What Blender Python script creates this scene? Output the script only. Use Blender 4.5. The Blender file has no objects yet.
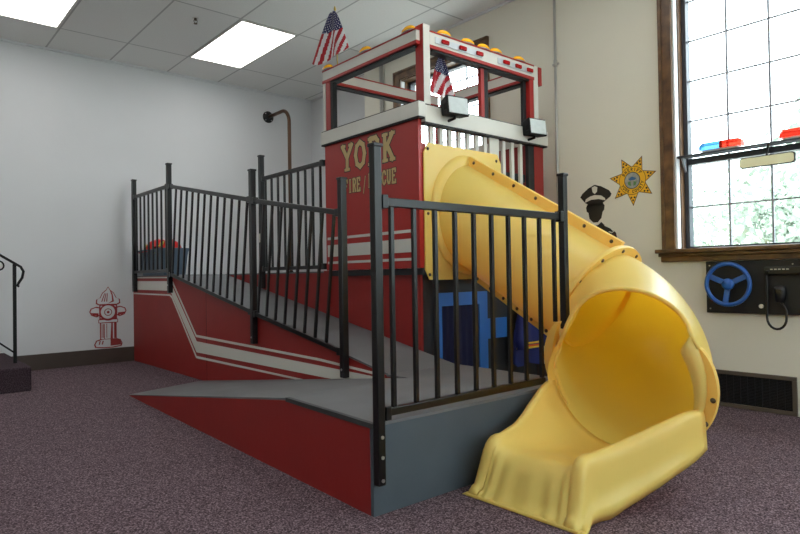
import bpy, bmesh, math, random
from mathutils import Vector, Matrix
random.seed(7)
PI = math.pi
sc = bpy.context.scene
C = sc.collection
ORG = {}

# ------------------------------------------------------------------ materials
def nt(name):
    m = bpy.data.materials.new(name); m.use_nodes = True
    return m, m.node_tree.nodes, m.node_tree.links, m.node_tree.nodes['Principled BSDF']
def srgb(r, g, b):
    f = lambda c: (c/255/12.92) if c/255 <= .04045 else ((c/255+.055)/1.055)**2.4
    return (f(r), f(g), f(b), 1)
def plain(name, col, rough=.5, metal=0, bump=0, bscale=80, var=0, vscale=6, coat=0, sss=0, spec=None):
    m, N, L, P = nt(name)
    P.inputs['Base Color'].default_value = col
    P.inputs['Roughness'].default_value = rough
    P.inputs['Metallic'].default_value = metal
    P.inputs['Coat Weight'].default_value = coat
    if spec is not None: P.inputs['Specular IOR Level'].default_value = spec
    if sss:
        P.inputs['Subsurface Weight'].default_value = sss
        P.inputs['Subsurface Radius'].default_value = (.05, .03, .01)
        P.inputs['Subsurface Scale'].default_value = .3
    tc = N.new('ShaderNodeTexCoord')
    if var:
        n = N.new('ShaderNodeTexNoise'); n.inputs['Scale'].default_value = vscale; n.inputs['Detail'].default_value = 5
        L.new(tc.outputs['Object'], n.inputs['Vector'])
        r = N.new('ShaderNodeMapRange'); r.inputs['From Min'].default_value = .25; r.inputs['From Max'].default_value = .75
        r.inputs['To Min'].default_value = 1-var; r.inputs['To Max'].default_value = 1+var
        L.new(n.outputs['Fac'], r.inputs['Value'])
        v = N.new('ShaderNodeVectorMath'); v.operation = 'SCALE'; v.inputs[0].default_value = col[:3]
        L.new(r.outputs[0], v.inputs['Scale']); L.new(v.outputs[0], P.inputs['Base Color'])
    if bump:
        n = N.new('ShaderNodeTexNoise'); n.inputs['Scale'].default_value = bscale; n.inputs['Detail'].default_value = 3
        L.new(tc.outputs['Object'], n.inputs['Vector'])
        b = N.new('ShaderNodeBump'); b.inputs['Strength'].default_value = bump; b.inputs['Distance'].default_value = .002
        L.new(n.outputs['Fac'], b.inputs['Height']); L.new(b.outputs[0], P.inputs['Normal'])
    return m
def emis(name, col, s):
    m, N, L, P = nt(name)
    P.inputs['Base Color'].default_value = (.8, .8, .8, 1)
    P.inputs['Emission Color'].default_value = col; P.inputs['Emission Strength'].default_value = s
    return m

M = {}
M['wall_grey'] = plain('wall_paint_grey', srgb(214, 215, 217), .85, bump=.25, bscale=60, var=.02, vscale=2)
M['wall_cream'] = plain('wall_paint_cream', srgb(222, 219, 205), .8, bump=.25, bscale=60, var=.02, vscale=2)
M['base'] = plain('brown_vinyl_base', srgb(66, 52, 44), .5, var=.1)
M['red'] = plain('red_painted_plywood', srgb(143, 30, 27), .5, bump=.35, bscale=35, var=.06, vscale=5)
M['redlit'] = plain('lit_red_paint', srgb(164, 34, 29), .4, bump=.2, bscale=35, var=.03, vscale=5)  # same red as the ramps, brightened for the light on the tower panel
M['redtrim'] = plain('red_trim_paint', srgb(160, 32, 28), .45, var=.04)
M['white'] = plain('white_trim_paint', srgb(212, 210, 202), .5, var=.03)
M['stripe'] = plain('white_reflective_stripe', srgb(205, 203, 196), .5)
M['deck'] = plain('grey_grit_deck_paint', srgb(104, 105, 108), .62, bump=.6, bscale=120, var=.1, vscale=4)
M['greyside'] = plain('slate_side_paint', srgb(70, 80, 88), .6, bump=.4, bscale=45, var=.1, vscale=5)
M['rubber'] = plain('dark_rubber_edge', srgb(52, 54, 56), .6)
M['black'] = plain('black_powder_coat', srgb(9, 9, 11), .30, bump=.10, bscale=150, spec=.5)
M['yellow'] = plain('yellow_moulded_plastic', srgb(244, 203, 56), .38, bump=.08, bscale=40, sss=.15, spec=.45)
def yellow():
    m = plain('yellow_translucent_plastic', srgb(249, 234, 132), .34, bump=.08, bscale=40, spec=.5)
    N, L = m.node_tree.nodes, m.node_tree.links; P = N['Principled BSDF']; out = N['Material Output']
    t = N.new('ShaderNodeBsdfTranslucent'); t.inputs[0].default_value = srgb(255, 194, 34)
    mx = N.new('ShaderNodeMixShader'); mx.inputs[0].default_value = .38
    L.new(P.outputs[0], mx.inputs[1]); L.new(t.outputs[0], mx.inputs[2]); L.new(mx.outputs[0], out.inputs[0])
    return m
M['yellow'] = yellow()
M['bolt'] = plain('dull_steel_bolt', srgb(96, 84, 66), .4, metal=.8)
M['steel'] = plain('bright_steel', srgb(190, 192, 195), .3, metal=.9)
M['chrome'] = plain('brushed_chrome', srgb(205, 208, 212), .45, metal=.6)
M['blue'] = plain('bright_blue_paint', srgb(46, 116, 204), .5, var=.05)
M['blueplastic'] = plain('blue_plastic', srgb(36, 90, 168), .3)
M['navy'] = plain('navy_cloth', srgb(14, 20, 60), .9, bump=.3, bscale=200, var=.15)
M['jacket'] = plain('navy_blue_nylon', srgb(28, 42, 112), .7, bump=.3, bscale=60, var=.15)
M['reflect'] = plain('yellow_reflective_tape', srgb(235, 205, 60), .4)
M['orange'] = plain('orange_tape', srgb(220, 90, 30), .5)
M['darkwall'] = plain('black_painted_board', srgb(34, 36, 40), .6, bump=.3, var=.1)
M['blackpaint'] = plain('matt_black_paint', srgb(22, 22, 24), .6)
M['gold'] = plain('gold_vinyl', srgb(192, 166, 112), .4)
M['starY'] = plain('yellow_vinyl', srgb(236, 180, 34), .45)
M['inkblk'] = plain('black_vinyl', srgb(34, 32, 26), .5)
M['inkred'] = plain('red_vinyl', srgb(150, 42, 44), .6)
M['inkbrown'] = plain('brown_ink', srgb(96, 60, 24), .6)
M['inkwhite'] = plain('offwhite_vinyl', srgb(214, 212, 200), .6)
M['sealgrey'] = plain('seal_grey', srgb(150, 152, 150), .6, var=.3, vscale=60)
M['sealblue'] = plain('seal_blue', srgb(60, 100, 150), .6)
M['sealgreen'] = plain('seal_green', srgb(90, 130, 80), .6)
M['frame'] = plain('dark_bronze_sash', srgb(60, 64, 72), .45)
M['muntin'] = plain('grey_muntin', srgb(150, 154, 162), .5)
M['linerwhite'] = plain('white_jamb_liner', srgb(226, 228, 230), .5)
M['radio'] = plain('black_plastic', srgb(20, 20, 22), .35)
M['bin'] = plain('slate_blue_plastic', srgb(82, 98, 116), .45)
M['helmetred'] = plain('red_plastic', srgb(196, 28, 26), .3)
M['helmetyel'] = plain('lime_plastic', srgb(190, 205, 70), .4)
M['pole'] = plain('bronze_brown_pipe', srgb(98, 72, 54), .38, metal=.5, var=.1)
M['ventframe'] = plain('taupe_metal', srgb(96, 86, 76), .5, metal=.2)
M['brass'] = plain('brass', srgb(214, 184, 90), .3, metal=.8)
M['flagred'] = plain('flag_red', srgb(176, 30, 44), .8)
M['flagwhite'] = plain('flag_white', srgb(232, 230, 232), .8)
M['flagblue'] = plain('flag_blue', srgb(44, 48, 96), .8)
M['handle'] = plain('wrought_iron_black', srgb(10, 10, 11), .5, spec=.25)
M['mirrorback'] = plain('cream_plastic', srgb(253, 251, 212), .35)
M['galv'] = plain('painted_conduit', srgb(178, 176, 172), .35, metal=.3)
M['trunk'] = plain('bark', srgb(90, 80, 66), .9, var=.2)
M['lampbody'] = plain('lamp_black', srgb(14, 14, 16), .5, spec=.25)
M['lampglass'] = plain('frosted_lamp_glass', srgb(206, 214, 214), .18, bump=.5, bscale=70, var=.06, vscale=30)

def wood():
    m, N, L, P = nt('stained_oak')
    tc = N.new('ShaderNodeTexCoord'); mp = N.new('ShaderNodeMapping'); mp.inputs['Scale'].default_value = (14, 3, 3)
    n = N.new('ShaderNodeTexNoise'); n.inputs['Scale'].default_value = 4; n.inputs['Detail'].default_value = 8
    cr = N.new('ShaderNodeValToRGB'); cr.color_ramp.elements[0].position = .3; cr.color_ramp.elements[1].position = .75
    cr.color_ramp.elements[0].color = srgb(66, 44, 30); cr.color_ramp.elements[1].color = srgb(126, 92, 58)
    L.new(tc.outputs['Object'], mp.inputs[0]); L.new(mp.outputs[0], n.inputs['Vector']); L.new(n.outputs['Fac'], cr.inputs[0])
    L.new(cr.outputs[0], P.inputs['Base Color']); P.inputs['Roughness'].default_value = .35
    return m
M['wood'] = wood()
def carpet(name, a, b, c):
    m, N, L, P = nt(name)
    tc = N.new('ShaderNodeTexCoord')
    n = N.new('ShaderNodeTexNoise'); n.inputs['Scale'].default_value = 165; n.inputs['Detail'].default_value = 2
    cr = N.new('ShaderNodeValToRGB'); cr.color_ramp.elements[0].position = .38; cr.color_ramp.elements[0].color = a
    e = cr.color_ramp.elements.new(.52); e.color = b
    cr.color_ramp.elements[2].position = .66; cr.color_ramp.elements[2].color = c
    L.new(tc.outputs['Object'], n.inputs['Vector']); L.new(n.outputs['Fac'], cr.inputs[0]); L.new(cr.outputs[0], P.inputs['Base Color'])
    P.inputs['Roughness'].default_value = .95; P.inputs['Specular IOR Level'].default_value = .1
    bp = N.new('ShaderNodeBump'); bp.inputs['Strength'].default_value = .6; bp.inputs['Distance'].default_value = .004
    L.new(n.outputs['Fac'], bp.inputs['Height']); L.new(bp.outputs[0], P.inputs['Normal'])
    return m
M['carpet'] = carpet('speckled_plum_carpet', srgb(60, 48, 54), srgb(100, 83, 89), srgb(146, 128, 136))
M['carpetdark'] = carpet('dark_step_carpet', srgb(40, 32, 36), srgb(68, 54, 60), srgb(92, 80, 86))
def ceiling_mat():
    m, N, L, P = nt('suspended_ceiling_tiles')
    tc = N.new('ShaderNodeTexCoord')
    br = N.new('ShaderNodeTexBrick'); br.offset = 0; br.squash = 1
    br.inputs['Scale'].default_value = 1; br.inputs['Mortar Size'].default_value = .010; br.inputs['Mortar Smooth'].default_value = .3
    br.inputs['Brick Width'].default_value = .62; br.inputs['Row Height'].default_value = 1.26
    mp = N.new('ShaderNodeMapping'); mp.inputs['Location'].default_value = (-1.375+.62*20, -6.52+1.26*20, 0)
    L.new(tc.outputs['Object'], mp.inputs[0]); L.new(mp.outputs[0], br.inputs['Vector'])
    w = srgb(238, 238, 235); br.inputs['Color1'].default_value = w; br.inputs['Color2'].default_value = srgb(234, 234, 231)
    br.inputs['Mortar'].default_value = srgb(186, 186, 184)
    n = N.new('ShaderNodeTexNoise'); n.inputs['Scale'].default_value = 70; n.inputs['Detail'].default_value = 3
    L.new(tc.outputs['Object'], n.inputs['Vector'])
    mx = N.new('ShaderNodeMix'); mx.data_type = 'RGBA'; mx.blend_type = 'MULTIPLY'; mx.inputs['Factor'].default_value = .12
    L.new(br.outputs['Color'], mx.inputs['A']); L.new(n.outputs['Fac'], mx.inputs['B']); L.new(mx.outputs['Result'], P.inputs['Base Color'])
    P.inputs['Roughness'].default_value = .9
    bp = N.new('ShaderNodeBump'); bp.inputs['Strength'].default_value = .3; bp.inputs['Distance'].default_value = .004
    L.new(br.outputs['Fac'], bp.inputs['Height']); bp.invert = True; L.new(bp.outputs[0], P.inputs['Normal'])
    return m
M['ceiling'] = ceiling_mat()
def glassmat():
    m, N, L, P = nt('window_glass')
    out = N['Material Output']; t = N.new('ShaderNodeBsdfTransparent'); g = N.new('ShaderNodeBsdfGlossy'); g.inputs['Roughness'].default_value = .02
    t.inputs[0].default_value = (.95, .98, .98, 1)
    mx = N.new('ShaderNodeMixShader'); mx.inputs[0].default_value = .06; L.new(t.outputs[0], mx.inputs[1]); L.new(g.outputs[0], mx.inputs[2])
    L.new(mx.outputs[0], out.inputs[0]); N.remove(P)
    return m
M['glass'] = glassmat()
def lens(name, col, tr=.5, em=0):
    m, N, L, P = nt(name)
    P.inputs['Base Color'].default_value = col; P.inputs['Roughness'].default_value = .15
    P.inputs['Transmission Weight'].default_value = tr; P.inputs['IOR'].default_value = 1.3
    return m
M['amber'] = lens('amber_lens', srgb(255, 186, 40), .0)
M['redlens'] = lens('red_lens', srgb(160, 14, 20), .0)
M['redlens2'] = lens('translucent_red_lens', srgb(255, 60, 40), .65)
M['bluelens'] = lens('translucent_blue_lens', srgb(90, 170, 245), .7)
M['clearlens'] = lens('clear_lens', srgb(210, 225, 235), .4)
M['lamp'] = emis('fluorescent_diffuser', (1, .98, .95, 1), 4.0)
def leafmat(name, col):
    m = plain(name, col, .8, var=.35, vscale=3)
    return m
M['leafA'] = leafmat('pale_green_leaves', srgb(160, 172, 158))
M['leafB'] = leafmat('mid_green_leaves', srgb(140, 155, 142))
M['bounceground'] = plain('pale_bounce_ground', srgb(186, 184, 176), .9, var=.2)  # unseen ground, coloured pale to bounce skylight up to the ceiling

# ------------------------------------------------------------------ mesh helpers
class B:
    """collects shapes (world coordinates) into one mesh"""
    def __init__(s): s.bm = bmesh.new()
    def box(s, x0, x1, y0, y1, z0, z1, mi=0):
        v = [s.bm.verts.new((x, y, z)) for x in (x0, x1) for y in (y0, y1) for z in (z0, z1)]
        for f in ((0,1,3,2),(4,6,7,5),(0,4,5,1),(2,3,7,6),(0,2,6,4),(1,5,7,3)):
            fc = s.bm.faces.new([v[i] for i in f]); fc.material_index = mi
        return s
    def beam(s, p, q, w, h, up=(0,0,1), mi=0):
        p, q = Vector(p), Vector(q); d = (q-p).normalized(); u = Vector(up)
        a = d.cross(u).normalized(); u = a.cross(d).normalized()
        vs = [s.bm.verts.new(e + a*sx*w/2 + u*sy*h/2) for e in (p, q) for sx, sy in ((-1,-1),(1,-1),(1,1),(-1,1))]
        for f in ((0,1,2,3),(7,6,5,4),(0,4,5,1),(1,5,6,2),(2,6,7,3),(3,7,4,0)):
            fc = s.bm.faces.new([vs[i] for i in f]); fc.material_index = mi
        return s
    def prism(s, pts, off, mi=0):
        """polygon pts (3D) extruded by vector off"""
        off = Vector(off); a = [s.bm.verts.new(p) for p in pts]; b = [s.bm.verts.new(Vector(p)+off) for p in pts]
        n = len(pts); fs = [s.bm.faces.new(a[::-1]), s.bm.faces.new(b)]
        for i in range(n): fs.append(s.bm.faces.new((a[i], a[(i+1)%n], b[(i+1)%n], b[i])))
        for f in fs: f.material_index = mi
        return s
    def grid(s, rows, closed=False, mi=0, flip=False, smooth=True):
        vs = [[s.bm.verts.new(p) for p in r] for r in rows]
        m = len(vs[0])
        for i in range(len(vs)-1):
            for j in range(m if closed else m-1):
                q = (vs[i][j], vs[i][(j+1)%m], vs[i+1][(j+1)%m], vs[i+1][j])
                try: f = s.bm.faces.new(q[::-1] if flip else q); f.material_index = mi; f.smooth = smooth
                except ValueError: pass
        return vs
    def tube(s, path, r, n=10, caps=True, mi=0, closed=False):
        P = [Vector(p) for p in path]; rows = []; prev = None
        R_ = r if isinstance(r, (list, tuple)) else [r]*len(P)
        for i, p in enumerate(P):
            if closed: t = (P[(i+1)%len(P)]-P[i-1]).normalized()
            else: t = (P[min(i+1, len(P)-1)]-P[max(i-1, 0)]).normalized()
            if prev is None:
                a = t.cross(Vector((0,0,1)) if abs(t.z) < .9 else Vector((1,0,0))).normalized()
            else: a = (prev - t*prev.dot(t)).normalized()
            prev = a; b = t.cross(a)
            rows.append([p + (a*math.cos(k*2*PI/n)+b*math.sin(k*2*PI/n))*R_[i] for k in range(n)])
        if closed: rows.append(rows[0])
        vs = s.grid(rows, closed=True, mi=mi)
        if caps and not closed:
            for r_, fl in ((vs[0], True), (vs[-1], False)):
                f = s.bm.faces.new(r_[::-1] if fl else r_); f.material_index = mi
        if closed: bmesh.ops.remove_doubles(s.bm, verts=s.bm.verts, dist=1e-6)
        return s
    def ring(s, c, nrm, R_, r, n=32, m=10):
        nrm = Vector(nrm).normalized(); a = nrm.orthogonal().normalized(); b = nrm.cross(a); c = Vector(c)
        s.tube([c+(a*math.cos(k*2*PI/n)+b*math.sin(k*2*PI/n))*R_ for k in range(n)], r, m, closed=True); return s
    def disc(s, c, nrm, r, t, n=20, mi=0):
        c = Vector(c); nrm = Vector(nrm).normalized(); s.tube([c, c+nrm*t], r, n, mi=mi); return s
    def lathe(s, c, nrm, prof, n=20, mi=0):
        c = Vector(c); nrm = Vector(nrm).normalized(); a = nrm.orthogonal().normalized(); b = nrm.cross(a)
        s.grid([[c+nrm*h+(a*math.cos(k*2*PI/n)+b*math.sin(k*2*PI/n))*max(r, 1e-4) for k in range(n)] for r, h in prof], closed=True, mi=mi)
        return s
    def dome(s, c, ax, ay, az, n=14, m=6, mi=0):
        c = Vector(c); rows = []
        for i in range(m+1):
            t = i/m*PI/2
            rows.append([c+Vector((ax*math.cos(t)*math.cos(k*2*PI/n) if i < m else 0, ay*math.cos(t)*math.sin(k*2*PI/n) if i < m else 0, az*math.sin(t))) + Vector((1e-5*math.cos(k), 1e-5*math.sin(k), 0)) for k in range(n)])
        vs = s.grid(rows, closed=True, mi=mi)
        f = s.bm.faces.new(vs[0][::-1]); f.material_index = mi
        return s

def obj(name, b, mat, parent=None, bevel=0, solid=0, smooth=False, sub=0):
    bm = b.bm
    if parent is not None: org = ORG[parent.name]
    else:
        xs = [v.co for v in bm.verts]
        org = Vector(((min(c.x for c in xs)+max(c.x for c in xs))/2, (min(c.y for c in xs)+max(c.y for c in xs))/2, min(c.z for c in xs)))
    bmesh.ops.recalc_face_normals(bm, faces=bm.faces)
    bmesh.ops.translate(bm, verts=bm.verts, vec=-org)
    me = bpy.data.meshes.new(name); bm.to_mesh(me); bm.free()
    for m in (mat if isinstance(mat, (list, tuple)) else [mat]): me.materials.append(M[m] if isinstance(m, str) else m)
    if smooth:
        for p in me.polygons: p.use_smooth = True
    o = bpy.data.objects.new(name, me); C.objects.link(o)
    if parent is None: o.location = org
    else: o.parent = parent
    ORG[o.name] = org
    if solid:
        md = o.modifiers.new('shell', 'SOLIDIFY'); md.thickness = solid; md.offset = 0
    if bevel:
        md = o.modifiers.new('edge', 'BEVEL'); md.width = bevel; md.segments = 2; md.limit_method = 'ANGLE'
    if sub:
        md = o.modifiers.new('sub', 'SUBSURF'); md.levels = sub; md.render_levels = sub
    return o
def tag(o, label=None, cat=None, group=None, kind=None):
    if label: o['label'] = label
    if cat: o['category'] = cat
    if group: o['group'] = group
    if kind: o['kind'] = kind
    return o
def thing(name, label, cat, loc, group=None):
    o = bpy.data.objects.new(name, None); C.objects.link(o); o.location = loc; o.empty_display_size = .1
    ORG[o.name] = Vector(loc); return tag(o, label, cat, group)
def struct(name, b, mat, parent=None, **k):
    o = obj(name, b, mat, parent, **k)
    if parent is None: o['kind'] = 'structure'
    return o
def dup(root, loc, label=None, group=None):
    r = root.copy(); C.objects.link(r); r.location = loc
    if label: r['label'] = label
    if group: r['group'] = group
    for ch in list(root.children):
        c = ch.copy(); C.objects.link(c); c.parent = r
        for g in list(ch.children):
            d = g.copy(); C.objects.link(d); d.parent = c
    return r

# ------------------------------------------------------------------ room
ZB, ZT = 1.05, 2.97
WX, WY, CZ = 4.28, 7.16, 3.30
X0, Y0 = -3.2, -3.0
XR = 4.58            # recessed wall near the far corner
YJ = 5.57
b = B().box(X0-.1, 4.8, Y0-.1, WY+.1, -.1, 0); struct('floor', b, 'carpet')
# ceiling (object origin left at world origin in xy so the tile grid falls as measured)
b = B().box(X0-.1, 4.8, Y0-.1, WY+.1, CZ, CZ+.1)
bm_c = b
me_b = bm_c
o = struct('ceiling', b, 'ceiling')
dv = o.location.copy()
for v in o.data.vertices: v.co.x += dv.x; v.co.y += dv.y
o.location.x = 0; o.location.y = 0
b = B().box(X0-.1, XR+.1, WY, WY+.15, 0, CZ); struct('wall_left', b, 'wall_grey')
b = B().box(X0-.15, X0, Y0-.1, WY, 0, CZ); struct('wall_rear', b, 'wall_cream')
NW = [(-1.9, -.75), (.35, 1.5), (2.6, 3.75)]
b = B(); xx = X0-.1
for a, c in NW:
    b.box(xx, a, Y0-.25, Y0, 0, CZ); b.box(a, c, Y0-.25, Y0, 0, ZB-.03); b.box(a, c, Y0-.25, Y0, ZT, CZ); xx = c
b.box(xx, WX+.25, Y0-.25, Y0, 0, CZ); struct('wall_near', b, 'wall_cream')
b = B().box(XR, XR+.2, YJ, WY, 0, CZ); struct('wall_corner', b, 'wall_grey')
# window wall with openings: window 1, window 2, window 3 (behind the camera)
WIN = [(.88, 2.022), (3.79, 4.94), (-2.03, -.88)]
b = B(); cuts = sorted(WIN); y = Y0-.1; TH = .25
for (a, c) in cuts:
    b.box(WX, WX+TH, y, a, 0, CZ); b.box(WX, WX+TH, a, c, 0, ZB-.03); b.box(WX, WX+TH, a, c, ZT, CZ); y = c
b.box(WX, WX+TH, y, YJ-.06, 0, CZ)
b.box(WX, XR+.2, YJ-.06, YJ, 0, CZ)
bmesh.ops.remove_doubles(b.bm, verts=b.bm.verts, dist=1e-5)
struct('wall_right', b, 'wall_cream')
b = B().box(1.05, 2.2185, WY-.012, WY, 0, .158); struct('baseboard_left', b, 'base')
b = B().box(WX-.012, WX, 1.83, YJ, 0, .14); b.box(WX-.012, WX, -3, 1.26, 0, .14); struct('baseboard_right', b, 'base')
b = B().box(X0, XR, WY-.02, WY, CZ-.02, CZ); b.box(WX-.02, WX, Y0, YJ, CZ-.02, CZ); b.box(XR-.02, XR, YJ, WY, CZ-.02, CZ)
struct('trim_1', b, M['wall_grey'])

def window(n, y0, y1, shelf=False):
    w = thing('window_%d' % n, None, None, (WX, (y0+y1)/2, ZB)); w['kind'] = 'structure'
    cs = .09
    b = B()
    for (a, c, z0, z1) in ((y1, y1+cs, ZB, ZT+cs), (y0-cs, y0, ZB, ZT+cs), (y0, y1, ZT, ZT+cs)):
        b.box(WX-.022, WX-.001, a, c, z0, z1)
    b.box(WX-.034, WX-.022, y1+cs-.025, y1+cs, ZB, ZT+cs); b.box(WX-.034, WX-.022, y0-cs, y0-cs+.025, ZB, ZT+cs); b.box(WX-.034, WX-.022, y0-cs, y1+cs, ZT+cs-.025, ZT+cs)
    obj('window_casing', b, 'wood', w, bevel=.003)
    b = B().box(WX-.085, WX+.12, y0-cs-.025, y1+cs+.028, ZB-.028, ZB)
    obj('window_sill', b, 'wood', w, bevel=.006)
    b = B().box(WX-.05, WX-.001, y0-cs, y1+cs+.02, ZB-.052, ZB-.028); b.box(WX-.03, WX-.001, y0-cs, y1+cs+.01, ZB-.088, ZB-.052)
    obj('window_apron', b, 'wood', w, bevel=.004)
    b = B().box(WX-.001, WX+.05, y1-.012, y1, ZB, ZT); b.box(WX-.001, WX+.05, y0, y0+.012, ZB, ZT)
    obj('jamb_liner', b, 'linerwhite', w)
    b = B().box(WX+.05, WX+.10, y1-.02, y1, ZB, ZT); b.box(WX+.05, WX+.10, y0, y0+.02, ZB, ZT); b.box(WX, WX+.10, y0, y1, ZT-.015, ZT)
    obj('window_jamb', b, 'wood', w)
    b = B()
    xf0, xf1 = WX+.10, WX+.16
    b.box(xf0, xf1, y1-.05, y1, ZB, ZT); b.box(xf0, xf1, y0, y0+.05, ZB, ZT); b.box(xf0, xf1, y0+.05, y1-.05, ZT-.04, ZT); b.box(xf0, xf1, y0+.05, y1-.05, ZB, ZB+.018)
    obj('sash_frame', b, 'frame', w)
    zm = 1.672
    b = B().box(xf0-.005, xf1, y0+.05, y1-.05, zm-.03, zm+.01); obj('meeting_rail', b, 'frame', w)
    b = B(); g0, g1 = y0+.05, y1-.05
    xm = xf0+.03
    for k in range(1, 4):
        yy = g0+(g1-g0)*k/4; b.box(xm-.008, xm+.008, yy-.006, yy+.006, ZB+.018, zm-.03); b.box(xm-.008, xm+.008, yy-.006, yy+.006, zm+.01, ZT-.04)
    for z in (1.345,): b.box(xm-.007, xm+.007, g0, g1, z-.005, z+.005)
    for k in range(1, 5):
        z = 1.67+.283*k
        if z < ZT-.1: b.box(xm-.007, xm+.007, g0, g1, z-.005, z+.005)
    obj('muntins', b, 'muntin', w)
    b = B().box(xm+.010, xm+.014, g0-.01, g1+.01, ZB+.01, ZT-.03); obj('window_glass', b, 'glass', w)
    return w
window(1, *WIN[0]); window(2, *WIN[1]); window(3, *WIN[2])
for k, (a, c) in enumerate(NW):
    w_ = window(4+k, 0, c-a); w_.location = ((a+c)/2, Y0, ZB); w_.rotation_euler = (0, 0, -PI/2)

# shelf rail across window 1 that carries the light bars
sh = thing('window_shelf', 'thin dark shelf across the middle of the right window, carrying light bars', 'shelf', (4.30, 1.45, 1.69))
b = B().box(4.285, 4.375, .885, 2.017, 1.686, 1.698); obj('shelf_board', b, 'frame', sh, bevel=.002)
for yb_ in (1.980, .90):
    b = B().prism([(4.365, yb_, 1.6855), (4.31, yb_, 1.6855), (4.365, yb_, 1.59)], (0, .012, 0)); obj('bracket', b, 'muntin', sh)

def lightbar(yc, L, cols, label, z=1.6985, x=4.318):
    t = thing('light_bar', label, 'light bar', (x, yc, z), 'toy police light bars on the window shelf')
    b = B().box(x-.03, x+.03, yc-L/2+.02, yc+L/2-.02, z, z+.014); obj('base', b, 'chrome', t, bevel=.003)
    n = len(cols); y = yc+L/2
    for i, (mat, fr) in enumerate(cols):
        l = L*fr; b = B(); ya, yb = y, y-l; y = yb
        rows = []
        for (yy, sc_) in ((ya, .72 if i == 0 else .97), (ya-(.02 if i == 0 else .002), 1), (yb+(.02 if i == n-1 else .002), 1), (yb, .72 if i == n-1 else .97)):
            prof = [(-.038, 0), (-.036, .03), (-.024, .048), (.024, .048), (.036, .03), (.038, 0)]
            rows.append([(x+px*sc_, yy, z+.0145+pz*sc_) for px, pz in prof])
        vs = b.grid(rows, smooth=False)
        b.bm.faces.new(vs[0]); b.bm.faces.new(vs[-1][::-1]); b.bm.faces.new([r[0] for r in vs]+[r[-1] for r in vs][::-1])
        lo = obj('lens', b, mat, t); lo['label'] = {'bluelens': 'blue translucent lens', 'redlens2': 'red translucent lens', 'clearlens': 'clear lens'}[mat]
    return t
lightbar(1.725, .27, (('bluelens', .5), ('redlens2', .5)), 'half blue half red light bar on the shelf, left of the mirror')
lightbar(1.235, .27, (('redlens2', .6), ('bluelens', .4)), 'mostly red light bar on the window shelf at the right edge')
# rear view mirror
t = thing('rear_view_mirror', 'cream faced rear view mirror hanging below the window shelf', 'mirror', (4.24, 1.444, 1.55))
b = B(); pts = []
Lm, hm = .315, .068
for cx, cz, a0 in ((-1, -1, 180), (1, -1, 270), (1, 1, 0), (-1, 1, 90)):
    for k in range(5):
        a = math.radians(a0+k*22.5); r = .018
        pts.append(((cx*(Lm/2-r)+r*math.cos(a))*(1.0), cz*(hm/2-r)+r*math.sin(a)))
b.prism([(4.232, 1.425-u, 1.577+v+u*.0) for u, v in pts], (.022, 0, 0)); obj('mirror_housing', b, 'radio', t, bevel=.002)
b = B().prism([(4.2305, 1.425-u*.965, 1.577+v*.84) for u, v in pts], (.001, 0, 0)); obj('mirror_face', b, 'mirrorback', t)
b = B().tube([(4.256, 1.432, 1.595), (4.276, 1.434, 1.63), (4.300, 1.435, 1.6855)], .007); obj('mirror_stem', b, 'radio', t)

# ------------------------------------------------------------------ ceiling lights, sprinkler
def panel(x, y, label):
    t = thing('ceiling_light', label, 'ceiling light', (x, y, CZ-.012), 'recessed ceiling light panels')
    b = B(); w, l = .60, 1.235
    for (a, c, d, e) in ((x-w/2, x+w/2, y-l/2, y-l/2+.015), (x-w/2, x+w/2, y+l/2-.015, y+l/2), (x-w/2, x-w/2+.015, y-l/2, y+l/2), (x+w/2-.015, x+w/2, y-l/2, y+l/2)):
        b.box(a, c, d, e, CZ-.010, CZ-.0005)
    obj('light_frame', b, 'white', t)
    b = B().box(x-w/2+.015, x+w/2-.015, y-l/2+.015, y+l/2-.015, CZ-.006, CZ-.0006); obj('light_diffuser', b, 'lamp', t)
    return t
panel(1.055, 5.89, 'bright ceiling light panel at the upper left corner of the photo')
panel(2.925, 5.89, 'bright ceiling light panel above the black railings, nearer the tower')
for (x, y) in ((-.815, 5.89), (1.055, 2.11), (-.815, 2.11), (1.055, -1.67), (2.925, -1.67), (-.815, -1.67)):
    panel(x, y, 'recessed ceiling light panel outside the view of the photo')
panel(2.925, 2.11, 'recessed ceiling light panel outside the view of the photo')
t = thing('fire_sprinkler', 'small metal sprinkler head hanging from the ceiling tiles', 'sprinkler', (2.28, 5.5, CZ-.07))
b = B().disc((2.28, 5.5, CZ-.0005), (0, 0, -1), .028, .006); obj('escutcheon', b, 'white', t)
b = B().disc((2.28, 5.5, CZ-.006), (0, 0, -1), .012, .02)
b.tube([(2.268, 5.5, CZ-.02), (2.262, 5.5, CZ-.035), (2.278, 5.5, CZ-.052)], .003, 6); b.tube([(2.292, 5.5, CZ-.02), (2.298, 5.5, CZ-.035), (2.282, 5.5, CZ-.052)], .003, 6)
b.disc((2.28, 5.5, CZ-.052), (0, 0, -1), .017, .004); obj('nozzle', b, 'bolt', t)

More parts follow.
